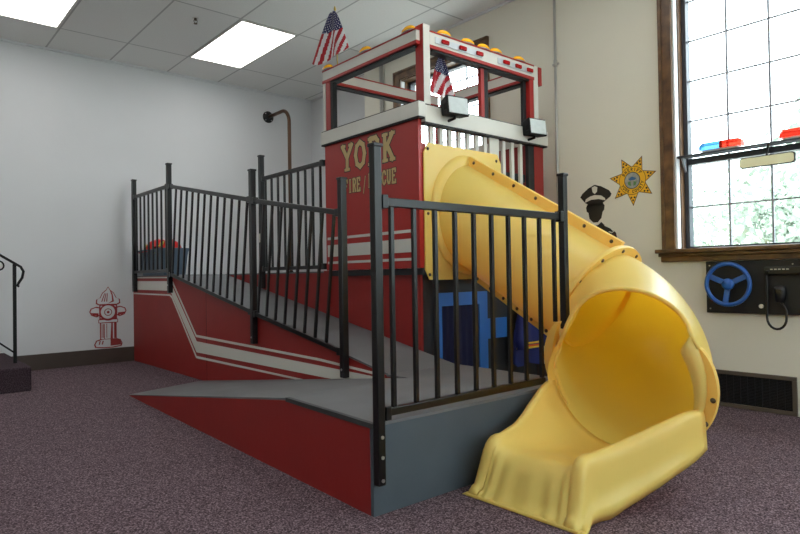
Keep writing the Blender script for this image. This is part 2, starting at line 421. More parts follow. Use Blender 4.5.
# ------------------------------------------------------------------ ramps
YF = 1.83      # front face of the landing
LX0, LX1 = 1.42, 2.75
ZL, ZT2 = .345, .94
rise0, rise1 = 2.70, 5.95
def zr(y): return ZL if y <= rise0 else (ZT2 if y >= rise1 else ZL+(ZT2-ZL)*(y-rise0)/(rise1-rise0))
t = thing('entry_ramp', 'low red sided ramp with grey deck, rising from the carpet to the near landing', 'ramp', (1.8, 3.4, 0))
F0, F1 = Vector((1.52, 5.05, 0)), Vector((2.20, 5.27, 0))      # foot edge
S0 = Vector((1.448, 2.51, 0))
b = B().prism([(1.42, YF+.0185, 0), (1.42, YF+.0185, ZL-.012), (S0.x, S0.y, ZL-.012), (F0.x, F0.y-.02, .006), (F0.x, F0.y, 0)], (.018, 0, 0))
o = obj('side_panel', b, 'red', t)
b = B()   # deck of low ramp
top = [(1.42+.0, YF, ZL), (2.66, YF, ZL), (LX1, 1.92, ZL), (LX1, rise0, ZL), (2.20, rise0, ZL), (2.20, 2.51, ZL), (S0.x, 2.51, ZL)]
b.prism([(x, y, z-.012) for x, y, z in top], (0, 0, .012))
obj('landing_deck', b, 'deck', t)
b = B()
A = [Vector((S0.x, 2.5101, ZL)), Vector((2.212, 2.5101, ZL)), Vector((F1.x-.001, F1.y, .004)), Vector((F0.x, F0.y, .004))]
lo = [p-Vector((0, 0, .011 if i < 2 else .004)) for i, p in enumerate(A)]
va = [b.bm.verts.new(p) for p in A]; vb = [b.bm.verts.new(p) for p in lo]
b.bm.faces.new(va); b.bm.faces.new(vb[::-1])
for i in range(4): b.bm.faces.new((va[i], vb[i], vb[(i+1)%4], va[(i+1)%4]))
obj('ramp_deck', b, 'deck', t)
b = B().box(1.4205, 2.66, YF, YF+.018, 0, ZL-.0125); obj('landing_front', b, 'greyside', t)
b = B().prism([(1.414, YF-.004, ZL-.016), (1.414, YF-.004, ZL+.003), (1.434, YF-.004, ZL+.003), (1.434, YF-.004, ZL-.016)], (S0.x-1.42, 2.51-YF, 0)); obj('edge_strip', b, 'rubber', t)
b = B().box(LX1-.02, LX1, 1.92, rise0, 0, ZL-.0125); obj('landing_back', b, 'darkwall', t)

t = thing('upper_ramp', 'long red sided ramp with white stripes climbing to the far landing by the grey wall', 'ramp', (2.4, 5, 0))
RX = 2.22
prof = [(rise0+.02, 0), (rise0+.02, ZL-.012), (rise1, ZT2-.012), (WY-.001, ZT2-.012), (WY-.001, 0)]
b = B().prism([(RX, y, z) for y, z in prof], (.018, 0, 0)); sp = obj('side_panel', b, 'red', t)
# stripes: top line, broad band, bottom line (follow level - dive - run forward)
def band(bld, up, lo, x, th=.002):
    q = lambda l: [(min(y*1.022, WY-.02), .9+(z-.9)*1.022) for y, z in l]
    up, lo = q(up), q(lo)
    n = len(up)
    for i in range(n-1):
        bld.prism([(x, up[i][0], up[i][1]), (x, up[i+1][0], up[i+1][1]), (x, lo[i+1][0], lo[i+1][1]), (x, lo[i][0], lo[i][1])], (th, 0, 0))
b = B()
xs = RX-.0022
band(b, [(WY-.02, .926), (5.93, .921), (5.875, .905), (5.30, .405), (3.34, .378), (2.78, .352)], [(WY-.02, .912), (5.93, .907), (5.882, .880), (5.31, .385), (3.34, .362), (2.78, .338)], xs)
band(b, [(WY-.02, .882), (5.93, .878), (5.872, .842), (5.295, .348), (3.34, .332), (2.78, .326)], [(WY-.02, .790), (5.93, .786), (5.88, .760), (5.30, .252), (3.34, .262), (2.78, .268)], xs)
band(b, [(WY-.02, .756), (5.93, .752), (5.865, .738), (5.302, .220), (3.44, .222)], [(WY-.02, .742), (5.93, .738), (5.872, .715), (5.31, .200), (3.50, .210)], xs)
obj('stripe_decal', b, 'stripe', sp)
b = B()
dk = [(rise0, ZL), (rise1, ZT2), (WY-.001, ZT2)]
b.prism([(RX-.004, y, z) for y, z in dk]+[(RX-.004, y, z-.0118) for y, z in dk[::-1]], (2.748-RX+.004, 0, 0))
obj('ramp_deck', b, 'deck', t)
b = B().box(RX-.0012, RX-.0002, 5.195, 5.199, .01, .78); obj('panel_seam', b, 'blackpaint', sp)

# upper walkway behind, leading to the tower
t = thing('upper_walkway', 'red faced raised walkway along the far walls behind the ramp', 'walkway', (3.4, 5.6, 0))
b = B().prism([(2.75, 4.15, 0), (2.75, 4.15, .928), (2.75, rise1, .928), (2.75, WY-.002, .928), (2.75, WY-.002, 0)], (.018, 0, 0)); obj('side_panel', b, 'red', t)
b = B().prism([(2.749, 4.15, .9285), (WX-.014, 4.15, .9285), (WX-.014, WY-.002, .9285), (2.749, WY-.002, .9285)], (0, 0, .0115)); obj('walkway_deck', b, 'deck', t)

# ------------------------------------------------------------------ railings
def post(par, x, y, z0, z1, w=.043, bolts=None):
    b = B().box(x-w/2, x+w/2, y-w/2, y+w/2, z0, z1); p = obj('post', b, 'black', par, bevel=.004)
    b = B().box(x-w/2-.004, x+w/2+.004, y-w/2-.004, y+w/2+.004, z1-.004, z1+.010); obj('post_cap', b, 'black', p, bevel=.003)
    if bolts:
        for (bx, by, bz, n) in bolts:
            b = B().disc((bx, by, bz), n, .007, .004, 8); obj('post_bolt', b, 'steel', p)
    return p
def railing(par, p0, p1, zt0, zt1, zb0, zb1, n, lean=0.0, first=.5, rail_end=1.0, short=0):
    """panel between p0 and p1 (xy), top rail zt, bottom rail zb"""
    P0, P1 = Vector((*p0, 0)), Vector((*p1, 0)); d = (P1-P0)
    b = B().beam((*p0, zt0), (*p1, zt1), .028, .034); obj('top_rail', b, 'black', par, bevel=.003)
    pe = P0.lerp(P1, rail_end); b = B().beam((*p0, zb0), (pe.x, pe.y, zb0+(zb1-zb0)*rail_end), .028, .030); obj('bottom_rail', b, 'black', par, bevel=.003)
    L = d.length; sl = (zt1-zt0)/L; h = zt0-zb0
    for i in range(n):
        f = (i+first)/(n-1+2*first)
        q = P0+d*f; zb = zb0+(zb1-zb0)*f
        # perpendicular to the sloping rails
        sh_ = -sl/(1+sl*sl)*(h) * lean
        ft = f+sh_/L
        zt = zt0+(zt1-zt0)*ft; qt = P0+d*ft
        if ft < .005 or ft > .995: continue
        if i >= n-short: zb = .66
        b = B().beam((q.x, q.y, zb+.0), (qt.x, qt.y, zt-.0), .016, .016, up=d.normalized()); obj('baluster', b, 'black', par)
# front railing
t = thing('guard_railing', 'level black railing on the near landing, between the camera and the tower', 'railing', (2.05, 1.80, .12), 'black metal guard railings')
YP = YF-.0195
post(t, 1.436, YP, .12, 1.385, w=.035, bolts=[(1.436, YP-.0175, z, (0, -1, 0)) for z in (.30, .225, .14)])
post(t, 2.628, YP, .62, 1.385, w=.035)
railing(t, (1.455, YP+.004), (2.610, YP+.004), 1.178, 1.178, .385, .385, 10, rail_end=.86, short=1)
for bx_, bz_ in ((1.456, 1.152), (1.456, .358), (2.582, 1.152)):
    b = B().box(bx_, bx_+.026, YP-.020, YP+.018, bz_, bz_+.052); obj('rail_bracket', b, 'black', t, bevel=.002)
# sloping railing on the upper ramp + level part on the far landing
t = thing('guard_railing', 'long black railing sloping down along the striped ramp and level at the far landing', 'railing', (2.15, 5, .3), 'black metal guard railings')
XP = RX-.0245
post(t, XP, 7.03, .765, 1.985); post(t, XP, 5.985, .765, 2.01, bolts=[(XP-.0215, 5.985, .84, (-1, 0, 0))])
post(t, XP, 4.27, .40, 1.71, bolts=[(XP-.0215, 4.27, .45, (-1, 0, 0))]); post(t, XP, 3.10, .28, 1.495, bolts=[(XP-.0215, 3.10, .33, (-1, 0, 0))])
railing(t, (XP, 7.008), (XP, 6.007), 1.80, 1.80, .980, .980, 8)
railing(t, (XP, 5.963), (XP, 4.292), 1.795, 1.490, .945, .640, 13, lean=.8, first=.35)
railing(t, (XP, 4.248), (XP, 3.122), 1.480, 1.290, .630, .435, 9, lean=.8, first=.35)
for yy, z in ((6.025, 1.80), (5.945, 1.79), (4.31, 1.494), (4.23, 1.478), (3.14, 1.292), (6.99, 1.80), (6.025, .980), (5.945, .942), (4.31, .642), (4.23, .627), (3.14, .438)):
    b = B().box(XP-.020, XP+.020, yy-.018, yy+.018, z-.024, z+.024); obj('rail_bracket', b, 'black', t, bevel=.002)
# walkway railing
t = thing('guard_railing', 'short black railing on the raised walkway, left of the tower wall', 'railing', (2.72, 4.7, .8), 'black metal guard railings')
XQ = 2.75-.0245
post(t, XQ, 5.12, .80, 2.01)
railing(t, (XQ, 5.097), (XQ, 4.085), 1.80, 1.80, .975, .975, 9)
for ya, za in ((4.085, .955), (4.085, 1.775), (5.06, 1.775), (5.06, .955)):
    b = B().box(XQ-.02, XQ+.02, ya, ya+.036, za, za+.048); obj('rail_bracket', b, 'black', t, bevel=.002)
b = B().box(XQ-.024, XQ-.0232, 5.108, 5.132, 1.22, 1.30); obj('sticker', b, 'inkwhite', t)

# ------------------------------------------------------------------ lettering
GL = {
 'Y': ([[(0,1),(.5,.48)],[(1,1),(.5,.48)],[(.5,.5),(.5,0)]], [(-.08,.28,1),(.72,1.08,1),(.28,.72,0)]),
 'O': ([[(.5,1),(.82,.86),(.95,.5),(.82,.14),(.5,0),(.18,.14),(.05,.5),(.18,.86),(.5,1)]], []),
 'C': ([[(.9,.72),(.8,.92),(.5,1),(.18,.86),(.05,.5),(.18,.14),(.5,0),(.8,.1),(.92,.28)]], []),
 'R': ([[(.2,0),(.2,1),(.7,1),(.9,.85),(.9,.68),(.7,.52),(.2,.52)],[(.6,.52),(.92,0)]], [(.02,.42,0),(.74,1.06,0),(.02,.3,1)]),
 'K': ([[(.2,0),(.2,1)],[(.9,1),(.25,.42)],[(.42,.56),(.92,0)]], [(.02,.42,0),(.7,1.08,0),(.02,.42,1),(.68,1.06,1)]),
 'F': ([[(.2,0),(.2,1),(.95,1),(.95,.8)],[(.2,.52),(.7,.52)]], [(.02,.45,0),(.02,.3,1)]),
 'I': ([[(.5,0),(.5,1)]], [(.25,.75,0),(.25,.75,1)]),
 'E': ([[(.95,.2),(.95,0),(.2,0),(.2,1),(.95,1),(.95,.8)],[(.2,.52),(.7,.52)]], [(.02,.3,1),(.02,.3,0)]),
 'S': ([[(.88,.76),(.75,.95),(.4,1),(.12,.82),(.2,.6),(.75,.42),(.9,.2),(.65,.02),(.3,.03),(.1,.24)]], []),
 'U': ([[(.15,1),(.15,.25),(.35,.02),(.65,.02),(.85,.25),(.85,1)]], [(0,.34,1),(.66,1,1)]),
 'H': ([[(.15,0),(.15,1)],[(.85,0),(.85,1)],[(.15,.5),(.85,.5)]], []),
 'N': ([[(.15,0),(.15,1),(.85,0),(.85,1)]], []),
 'T': ([[(0,1),(1,1)],[(.5,1),(.5,0)]], []),
 '/': ([[(.25,-.05),(.8,1.05)]], []),
}
def glyph(b, ch, fn, w, h, sw, grow, off, serif=True):
    """fn(u, v, o) -> 3D; w,h letter size; sw stroke width; grow outline growth"""
    st, se = GL[ch]; cnt = [0]
    def seg(p, q, t):
        p = Vector((p[0]*w, p[1]*h)); q = Vector((q[0]*w, q[1]*h)); d = (q-p)
        if d.length < 1e-9: return
        d.normalize(); n = Vector((-d.y, d.x))*(t/2+grow); e = d*(t*.35+grow)
        pts = [p-e-n, q+e-n, q+e+n, p-e+n]; o2 = off+.00006*cnt[0]; cnt[0] += 1   # each stroke lies a hair above the last
        b.bm.faces.new([b.bm.verts.new(fn(c.x, c.y, o2)) for c in pts])
    for pl in st:
        for i in range(len(pl)-1): seg(pl[i], pl[i+1], sw)
    if serif:
        for (a, c, v) in se: seg((a, v), (c, v), sw*.6)

# ------------------------------------------------------------------ tower
TX0, TX1, TY0, TY1 = 2.70, 4.03, 2.95, 4.03
t = thing('play_tower', 'red and white wooden fire engine play tower with lettering and open upper frame', 'playhouse', (3.35, 3.5, 0))
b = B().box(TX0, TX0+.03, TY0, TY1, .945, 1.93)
wp = obj('side_panel', b, 'redlit', t)
b = B()
for z0, z1 in ((1.180, 1.200), (1.050, 1.140), (.995, 1.013)): b.box(TX0-.0022, TX0-.0003, TY0+.035, TY1-.02, z0, z1)
obj('stripe_decal', b, 'stripe', wp)
# lettering
def yface(y0, z0, x):
    return lambda u, v, o: (x-o, y0-u, z0+v)
bg, bo = B(), B()
def word(txt, ys, ye, z0, h, sw, gr, x=TX0):
    n = len(txt); step = (ys-ye)/n; w = step*.74
    for i, ch in enumerate(txt):
        fn = yface(ys-step*i-step*.12, z0, x)
        glyph(bo, ch, fn, w, h, sw, gr, .0006); glyph(bg, ch, fn, w, h, sw, 0, .0018)
word('YORK', 3.815, 3.175, 1.692, .178, .036, .007)
word('FIRE', 3.780, 3.575, 1.520, .092, .016, .0045)
word('/', 3.560, 3.500, 1.500, .110, .008, .003)
word('RESCUE', 3.485, 3.175, 1.530, .092, .016, .0045)
obj('lettering_outline', bo, 'inkblk', wp); obj('lettering', bg, 'gold', wp)
# lower walls (under the deck)
b = B().box(2.75, 2.768, 3.005, 4.149, 0, .944); obj('lower_side_panel', b, 'red', t)
b = B().box(2.728, 2.7495, 4.04, 4.10, .66, .944); obj('corner_cleat', b, 'red', t)
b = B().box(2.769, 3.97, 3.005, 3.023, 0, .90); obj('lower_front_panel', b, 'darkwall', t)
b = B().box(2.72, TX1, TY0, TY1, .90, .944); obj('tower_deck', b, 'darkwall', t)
# play doorway under the tower
b = B(); Yd = 2.988
b.box(2.87, 2.925, Yd, 3.0045, .02, .775); b.box(3.30, 3.385, Yd, 3.0045, .02, .775); b.box(2.925, 3.30, Yd, 3.0045, .685, .775)
o = obj('door_frame', b, 'blue', t); o['label'] = 'bright blue door frame'
b = B(); rows = []
for k in range(31):
    u = k/30; x = 2.925+u*.375; rows.append([(x, 2.997+.004*math.sin(u*38), z) for z in (.02, .685)])
b.grid(rows); o = obj('door_curtain', b, 'navy', t); o['label'] = 'dark navy curtain'
b = B().box(3.386, 3.60, Yd+.002, 3.0045, .43, .575); o = obj('blue_panel', b, 'blue', t)
b = B().box(TX0+.0305, TX0+.062, TY0, TY0+.03, .945, 1.76); obj('corner_strip', b, 'red', t)
# front openings: posts and white pickets above the deck
b = B().box(3.915, TX1, TY0, TY0+.035, .945, 1.93); b.box(TX1-.03, TX1, TY0+.035, TY1, .945, 1.93) ; obj('right_panel', b, 'red', t)
b = B().box(3.845, 3.914, TY0, TY0+.03, .945, 1.93); obj('black_stile', b, 'blackpaint', t)
for i, x in enumerate((2.835, 2.925, 3.01, 3.10, 3.19, 3.28, 3.37, 3.575, 3.675, 3.775)):
    b = B().box(x-.016, x+.016, TY0+.015, TY0+.035, .945, 1.90); obj('picket', b, 'white', t)
b = B().box(3.40, 3.50, TY0+.001, TY0+.012, 1.50, 1.90); obj('mounting_board', b, 'white', t)
b = B().box(3.50, 3.845, TY0+.036, TY0+.056, 1.60, 1.66); obj('cross_rail', b, 'blackpaint', t)
# pickets on the back side
for i in range(11):
    x = 2.80+i*.105; b = B().box(x-.016, x+.016, TY1-.035, TY1-.015, .945, 1.924); obj('picket', b, 'redtrim' if i in (0, 3) else 'white', t)
# shelf band round the top of the walls
b = B()
b.box(TX0-.025, TX0+.035, TY0-.035, TY1+.02, 1.925, 2.02); b.box(TX0+.035, TX1+.02, TY0-.035, TY0+.035, 1.895, 2.005)
b.box(TX1-.04, TX1+.02, TY0+.035, TY1+.02, 1.925, 2.005); b.box(TX0+.035, TX1-.04, TY1-.04, TY1+.02, 1.925, 2.005)
obj('wall_band', b, 'white', t, bevel=.002)
b = B().box(TX0-.022, TX0+.03, TY0-.032, TY1+.017, 1.913, 1.9245); b.box(TX0+.03, TX1+.015, TY0-.032, TY0+.03, 1.884, 1.8945)
b.box(TX0-.02, TX0+.03, TY0-.03, TY1+.015, 2.0205, 2.0265); b.box(TX0+.03, TX1+.015, TY0-.03, TY0+.03, 2.0055, 2.0115)
obj('black_edging', b, 'blackpaint', t)
# upper frame posts
ZF0, ZF1 = 2.02, 2.41
def fpost(x0, x1, y0, y1, red, name='upper_post', z1=ZF1, z0=2.0):
    b = B().box(x0, x1, y0, y1, z0, z1); return obj(name, b, red, t, bevel=.002)
fpost(TX0+.028, TX0+.083, TY0-.03, TY0+.045, ['redtrim'], z1=2.535, z0=2.012)          # front left corner
b = B().box(TX0+.0285, TX0+.084, TY0-.0345, TY0-.0301, 2.012, 2.532); obj('post_face', b, 'white', t)
fpost(TX0, TX0+.04, TY1-.08, TY1-.02, ['redtrim'], z0=2.027)
b = B().box(TX0-.003, TX0+.04, TY1-.0195, TY1+.014, 2.027, 2.404); obj('post_face', b, 'white', t)
b = B().box(TX0+.002, TX0+.04, TY1-.115, TY1-.081, 2.027, 2.405); obj('post_lining', b, 'blackpaint', t)
fpost(3.315, 3.350, TY0-.0, TY0+.03, ['redtrim'], z0=2.012); b = B().box(3.351, 3.392, TY0+.002, TY0+.03, 2.012, 2.384); obj('post_lining', b, 'blackpaint', t)
b = B().box(3.80, 3.835, TY0+.004, TY0+.03, 2.012, 2.384); obj('post_lining', b, 'blackpaint', t)
fpost(3.836, 3.885, TY0-.03, TY0+.03, ['redtrim'], z0=2.012); b = B().box(3.886, 3.935, TY0-.034, TY0+.03, 2.012, 2.50); obj('post_face', b, 'white', t)
fpost(3.90, 3.95, TY1-.05, TY1+.0, ['redtrim'], z0=2.006)
# top beams : white fascia with red edges and dark underside lining
def tbeam(x0, x1, y0, y1, z0=2.405, z1=2.505, lab=None):
    dx, dy = x1-x0, y1-y0
    b = B().box(x0, x1, y0, y1, z0+.022, z1-.010); be = obj('top_beam', b, 'white', t)
    b = B().box(x0-.003, x1+.003, y0-.003, y1+.003, z0, z0+.0219); b.box(x0-.003, x1+.003, y0-.003, y1+.003, z1-.0099, z1); obj('beam_edge', b, 'redtrim', be)
    if dx < dy: b = B().box(x0+.008, x1+.035, y0+.03, y1-.03, z0-.014, z0-.0005)
    else: b = B().box(x0+.03, x1-.03, y0+.008, y1+.035, z0-.014, z0-.0005)
    obj('beam_lining', b, 'blackpaint', be)
tbeam(TX0-.005, TX0+.027, TY0+.0, TY1+.012)
tbeam(TX0+.086, 3.884, TY0-.034, TY0+.0, z0=2.385, z1=2.50)
tbeam(TX0+.040, 3.90, TY1-.045, TY1-.010)
tbeam(3.905, 3.940, TY0+.035, TY1-.06)
b = B().box(3.952, 3.99, TY0-.03, TY0+.02, 2.36, 2.50); obj('end_block', b, 'redtrim', t)
# chrome light strips with red markers (mounted parts of the tower)
for x0, x1 in ((2.83, 3.29), (3.46, 3.855)):
    b = B().box(x0, x1, TY0-.041, TY0-.0345, 2.425, 2.468); st = obj('chrome_strip', b, 'chrome', t, bevel=.002)
    n = 3
    for k in range(n):
        xc = x0+.085+(x1-x0-.12)*k/(n-1); b = B().box(xc-.034, xc+.034, TY0-.058, TY0-.0412, 2.431, 2.460); obj('red_marker_light', b, 'redlens', st, bevel=.007)

# amber lights standing on the beams
def amber(x, y, z, along, label):
    q = thing('amber_marker_light', label, 'marker light', (x, y, z), 'amber lights on top of the tower frame')
    ax, ay = (.028, .064) if along == 'y' else (.064, .028)
    b = B().dome((x, y, z+.006), ax, ay, .034); obj('amber_lens', b, 'amber', q, smooth=True)
    b = B().dome((x, y, z), ax*1.08, ay*1.08, .010); obj('light_base', b, 'chrome', q)
zz = 2.5055
amber(TX0+.005, 3.985, zz, 'y', 'amber light at the left end of the tower top, below the flag')
amber(TX0+.005, 3.505, zz, 'y', 'amber light midway along the left top beam of the tower')
amber(TX0+.005, 3.035, zz, 'y', 'amber light on the left top beam, just left of the near corner post')
for x, l in ((2.935, 'amber light first to the right of the tower corner post'), (3.165, 'second amber light along the front top beam from the corner post'), (3.33, 'amber light in the middle of the front top beam'), (3.465, 'fourth amber light along the front top beam from the corner post'), (3.73, 'amber light at the right end of the front top beam')):
    amber(x, TY0-.017, 2.5005, 'x', l)

# work lamps
def worklamp(x, y, z, label, rz=0.0):
    q = thing('work_lamp', label, 'floodlight', (x, y, z-.07), 'square floodlights on the tower front')
    Rm = Matrix.Translation((x, y, z)) @ Matrix.Rotation(rz, 4, 'Z') @ Matrix.Rotation(-.10, 4, 'X')
    def T(bld): bmesh.ops.transform(bld.bm, matrix=Rm, verts=bld.bm.verts); return bld
    b = B(); rows = []
    for yy, sx, sz in ((.060, .060, .040), (.050, .075, .052), (-.03, .088, .064), (-.038, .088, .064)):
        rows.append([(sx*a, yy, sz*c) for a, c in ((-1, -1), (1, -1), (1, 1), (-1, 1))])
    vs = b.grid(rows, closed=True, smooth=False); b.bm.faces.new(vs[0]); b.bm.faces.new(vs[-1][::-1])
    obj('lamp_housing', T(b), 'lampbody', q, bevel=.006)
    b = B().box(-.078, .078, -.0425, -.0385, -.054, .054); obj('lamp_glass', T(b), 'lampglass', q, bevel=.004)
    b = B().box(-.09, -.082, -.03, .0, -.03, .01); obj('lamp_clip', T(b), 'lampbody', q)
    b = B().tube([(x, TY0-.0355, z-.078), (x, y-.0, z-.072), (x, y, z-.052)], .010, 8); obj('lamp_bracket', b, 'lampbody', q)
worklamp(2.945, 2.855, 2.006, 'square floodlight on the white band left, beside the corner post', -.15)
worklamp(3.800, 2.855, 1.990, 'square floodlight at the right end of the white band, by the grey wall', -.15)

# ------------------------------------------------------------------ slide
def catmull(f): return f
C1, d1, C2, d2, ba, bb, r0, r1 = Vector((3.141, 1.940, .736)), Vector((0, -.866, -.5)), Vector((2.488, 1.434, .468)), Vector((-1, 0, -.153)).normalized(), .261, .06, .304, .366
PB = [C1, C1+d1*ba, C2-d2*bb, C2]
def cen(s):
    c = PB[0]*(1-s)**3+PB[1]*3*s*(1-s)**2+PB[2]*3*s*s*(1-s)+PB[3]*s**3
    tt = (PB[1]-PB[0])*3*(1-s)**2+(PB[2]-PB[1])*6*s*(1-s)+(PB[3]-PB[2])*3*s*s
    tt.normalize(); side = tt.cross(Vector((0, 0, 1))).normalized(); up = side.cross(tt); return c, tt, side, up
def surf(s, th, dr=0.0):
    c, tt, side, up = cen(s); r = r0+(r1-r0)*s+dr
    deg = math.degrees(th) % 360
    bump = math.exp(-((deg-30)/30)**2) + math.exp(-((deg-390)/30)**2)
    r *= 1-.19*bump*min(1, s*1.6)**1.5
    return c+(side*math.cos(th)+up*math.sin(th))*r
sl = thing('tube_slide', 'big yellow plastic tube slide curling down from the tower to the carpet', 'slide', (2.9, 1.9, 0))
# exit plate on tower
b = B(); x0, x1, z0, z1, r = 2.735, 3.50, .865, 1.765, .05; yp = TY0-.004
pts = []
for cx, cz, a0 in ((x0+r, z0+r, 180), (x1-r, z0+r, 270), (x1-r, z1-r, 0), (x0+r, z1-r, 90)):
    for k in range(5): a = math.radians(a0+k*22.5); pts.append((cx+r*math.cos(a), cz+r*math.sin(a)))
# plate with a hole: ring between outline and an ellipse
cz_ = C1.z+(yp-.006-C1.y)*(.5/.866); a_, b_ = r0, r0/.866
outer = []; inner = []
for k in range(48):
    th = k*2*PI/48; dx_, dz_ = math.cos(th), math.sin(th)
    # ray to rounded rectangle
    cx_, cc = (x0+x1)/2, (z0+z1)/2; lo_, hi_ = 0, 2
    for _ in range(30):
        mid = (lo_+hi_)/2; px, pz = cx_+dx_*mid-cx_, dz_*mid
        ax_, az_ = abs(px)-((x1-x0)/2-r), abs(pz)-((z1-z0)/2-r)
        dd = math.hypot(max(ax_, 0), max(az_, 0))+min(max(ax_, az_), 0)-r
        if dd < 0: lo_ = mid
        else: hi_ = mid
    outer.append((cx_+dx_*lo_, cc+dz_*lo_)); inner.append((C1.x-.015+a_*dx_, cz_+b_*dz_))
rows = [[(p[0], yp-.010, p[1]) for p in outer], [(p[0], yp-.010, p[1]) for p in inner], [(p[0], yp, p[1]) for p in inner], [(p[0], yp, p[1]) for p in outer], [(p[0], yp-.010, p[1]) for p in outer]]
b.grid(rows, closed=True, smooth=False)
obj('exit_plate', b, 'yellow', sl)
def bolts(name, lst, par=sl, r=.009, m='bolt'):
    for p, n in lst:
        b = B().lathe(p, n, [(r*1.25, 0), (r*1.25, .002), (r, .003), (r*.8, .006), (0, .0075)], 10); obj('bolt', b, m, par)
bolts('bolt', [((p[0], yp-.010, p[1]), (0, -1, 0)) for p in ((x0+.035, z0+.035), (x0+.035, z1-.04), (x1-.05, z1-.05), (x0+.03, 1.30))])
# straight tube
n = 48; b = B(); rows = []
yst = 2.975
c_st = C1+d1*((yst-C1.y)/d1.y)
side = Vector((-1, 0, 0)); up1 = side.cross(d1)
def tubept(L, th, dr=0): return C1-d1*L+(side*math.cos(th)+up1*math.sin(th))*(r0+dr)
Lmax = (c_st-C1).length
rows = []
for i in range(9):
    f = i/8
    row = []
    for k in range(n):
        th = k*2*PI/n; p0 = tubept(0, th)
        # last row cut on the vertical plane y = yst
        Lk = (yst-p0.y)/(-d1.y); row.append(p0-d1*Lk*f)
    rows.append(row)
b.grid(rows, closed=True); obj('straight_tube', b, 'yellow', sl)
# welded collar at the plate
b = B(); rows = []
for dy, dr in ((0, .05), (.018, .05), (.030, .035), (.034, .004)):
    row = []
    for k in range(n):
        th = k*2*PI/n; p0 = tubept(0, th, dr); Lk = ((yp-.0105-dy)-p0.y)/(-d1.y); row.append(p0-d1*Lk)
    rows.append(row)
b.grid(rows, closed=True); obj('tube_collar', b, 'yellow', sl)
lst = []
for deg in (60, 95, 125, 160, 200, 235, 270, 300):
    th = math.radians(deg); th = PI-th; p0 = tubept(0, th, .032); Lk = ((yp-.0285)-p0.y)/(-d1.y); lst.append((p0-d1*Lk, (0, -1, 0)))
bolts('bolt', lst, r=.007)
# top and bottom seam flanges (fins)
for deg, s_ in ((90, 1), (270, -1)):
    th = math.radians(deg); L0 = .02; p0 = tubept(0, th, .05); L1 = ((yp-.045)-p0.y)/(-d1.y)
    b = B()
    a0, a1 = tubept(L0, th, -.004), tubept(L1, th, -.004); o0, o1 = tubept(L0, th, .060), tubept(L1, th, .060)
    w = Vector((.017, 0, 0))
    vs = [b.bm.verts.new(p) for p in (a0-w, a0+w, o0+w, o0-w, a1-w, a1+w, o1+w, o1-w)]
    for f in ((0,1,2,3),(7,6,5,4),(0,4,5,1),(1,5,6,2),(2,6,7,3),(3,7,4,0)): b.bm.faces.new([vs[i] for i in f])
    fo = obj('seam_flange', b, 'yellow', sl, bevel=.004)
    bolts('bolt', [(tubept(L0+.06+(L1-L0-.12)*k/6, th, .034)-w, (-1, 0, 0)) for k in range(7)], fo)
# ring flange between tube and elbow
def flange(c, tt, sd, up, ri, ro_, th_, a0=0, a1=360, name='joint_flange', n=56):
    b = B(); rows = []
    for k in range(n+1):
        ro = ro_ if abs(a1-a0) >= 360 else ri+.003+(ro_-ri-.003)*math.sin(PI*k/n)**.6
        a = math.radians(a0+(a1-a0)*k/n); e = sd*math.cos(a)+up*math.sin(a)
        rows.append([c+e*ri-tt*th_/2, c+e*ro-tt*th_/2, c+e*(ro+.004), c+e*ro+tt*th_/2, c+e*ri+tt*th_/2])
    if abs(a1-a0) >= 360: rows[-1] = rows[0]
    vs = b.grid(rows, closed=True, smooth=False)
    if abs(a1-a0) < 360: b.bm.faces.new(vs[0]); b.bm.faces.new(vs[-1][::-1])
    bmesh.ops.remove_doubles(b.bm, verts=b.bm.verts, dist=1e-6)
    return obj(name, b, 'yellow', sl)
c, tt, sd, up = cen(0)
fl = flange(c, tt, sd, up, r0-.002, r0+.045, .030)
bolts('bolt', [(c+(sd*math.cos(math.radians(a))+up*math.sin(math.radians(a)))*(r0+.022)+tt*.015, tt) for a in (115, 85, 55, 25, 150, 180, 210)], fl)
# elbow with a cut away mouth
b = B(); rows = []; NS = 28; NT = 72
def send(deg):
    deg %= 360
    if deg <= 15 or deg >= 150: return 1.0
    if deg < 60: return 1-.10*(deg-15)/45
    if deg < 110: return .90+.0*(deg-60)
    return .90+.10*(deg-110)/40
for i in range(NS+1):
    rows.append([surf(i/NS*send(k*360/NT), k*2*PI/NT) for k in range(NT)])
b.grid(rows, closed=True); obj('elbow_tube', b, 'yellow', sl)
# rolled bead round the mouth (upper part)
b = B().tube([surf(send(a), math.radians(a)) for a in range(-4, 164, 4)], .010, 8); obj('mouth_bead', b, 'yellow', sl, smooth=True)
# hood lip on the outer side of the mouth (inward turned edge)
b = B(); rows = []
for a in range(152, 206, 3):
    th = math.radians(a); p = surf(1, th); c, tt, sd, up = cen(1); e = (c-p).normalized()
    k = min(1, (a-152)/5)*(1-.6*max(0, (a-165)/41))
    rows.append([p+tt*.004, p+e*.058*k+tt*.022, p+e*.062*k+tt*.014, p+e*.056*k-tt*.03])
b.grid(rows); obj('mouth_lip', b, 'yellow', sl, solid=.008)
c, tt, sd, up = cen(1)
for a0, a1, bl in ((-34, 34, ()), (158, 232, (192, 208))):
    f2 = flange(c-tt*.016, tt, sd, up, r1-.010, r1+.040, .022, a0, a1, n=20)
    bolts('bolt', [(c-tt*.005+(sd*math.cos(math.radians(a))+up*math.sin(math.radians(a)))*(r1+.024), tt) for a in bl], f2)
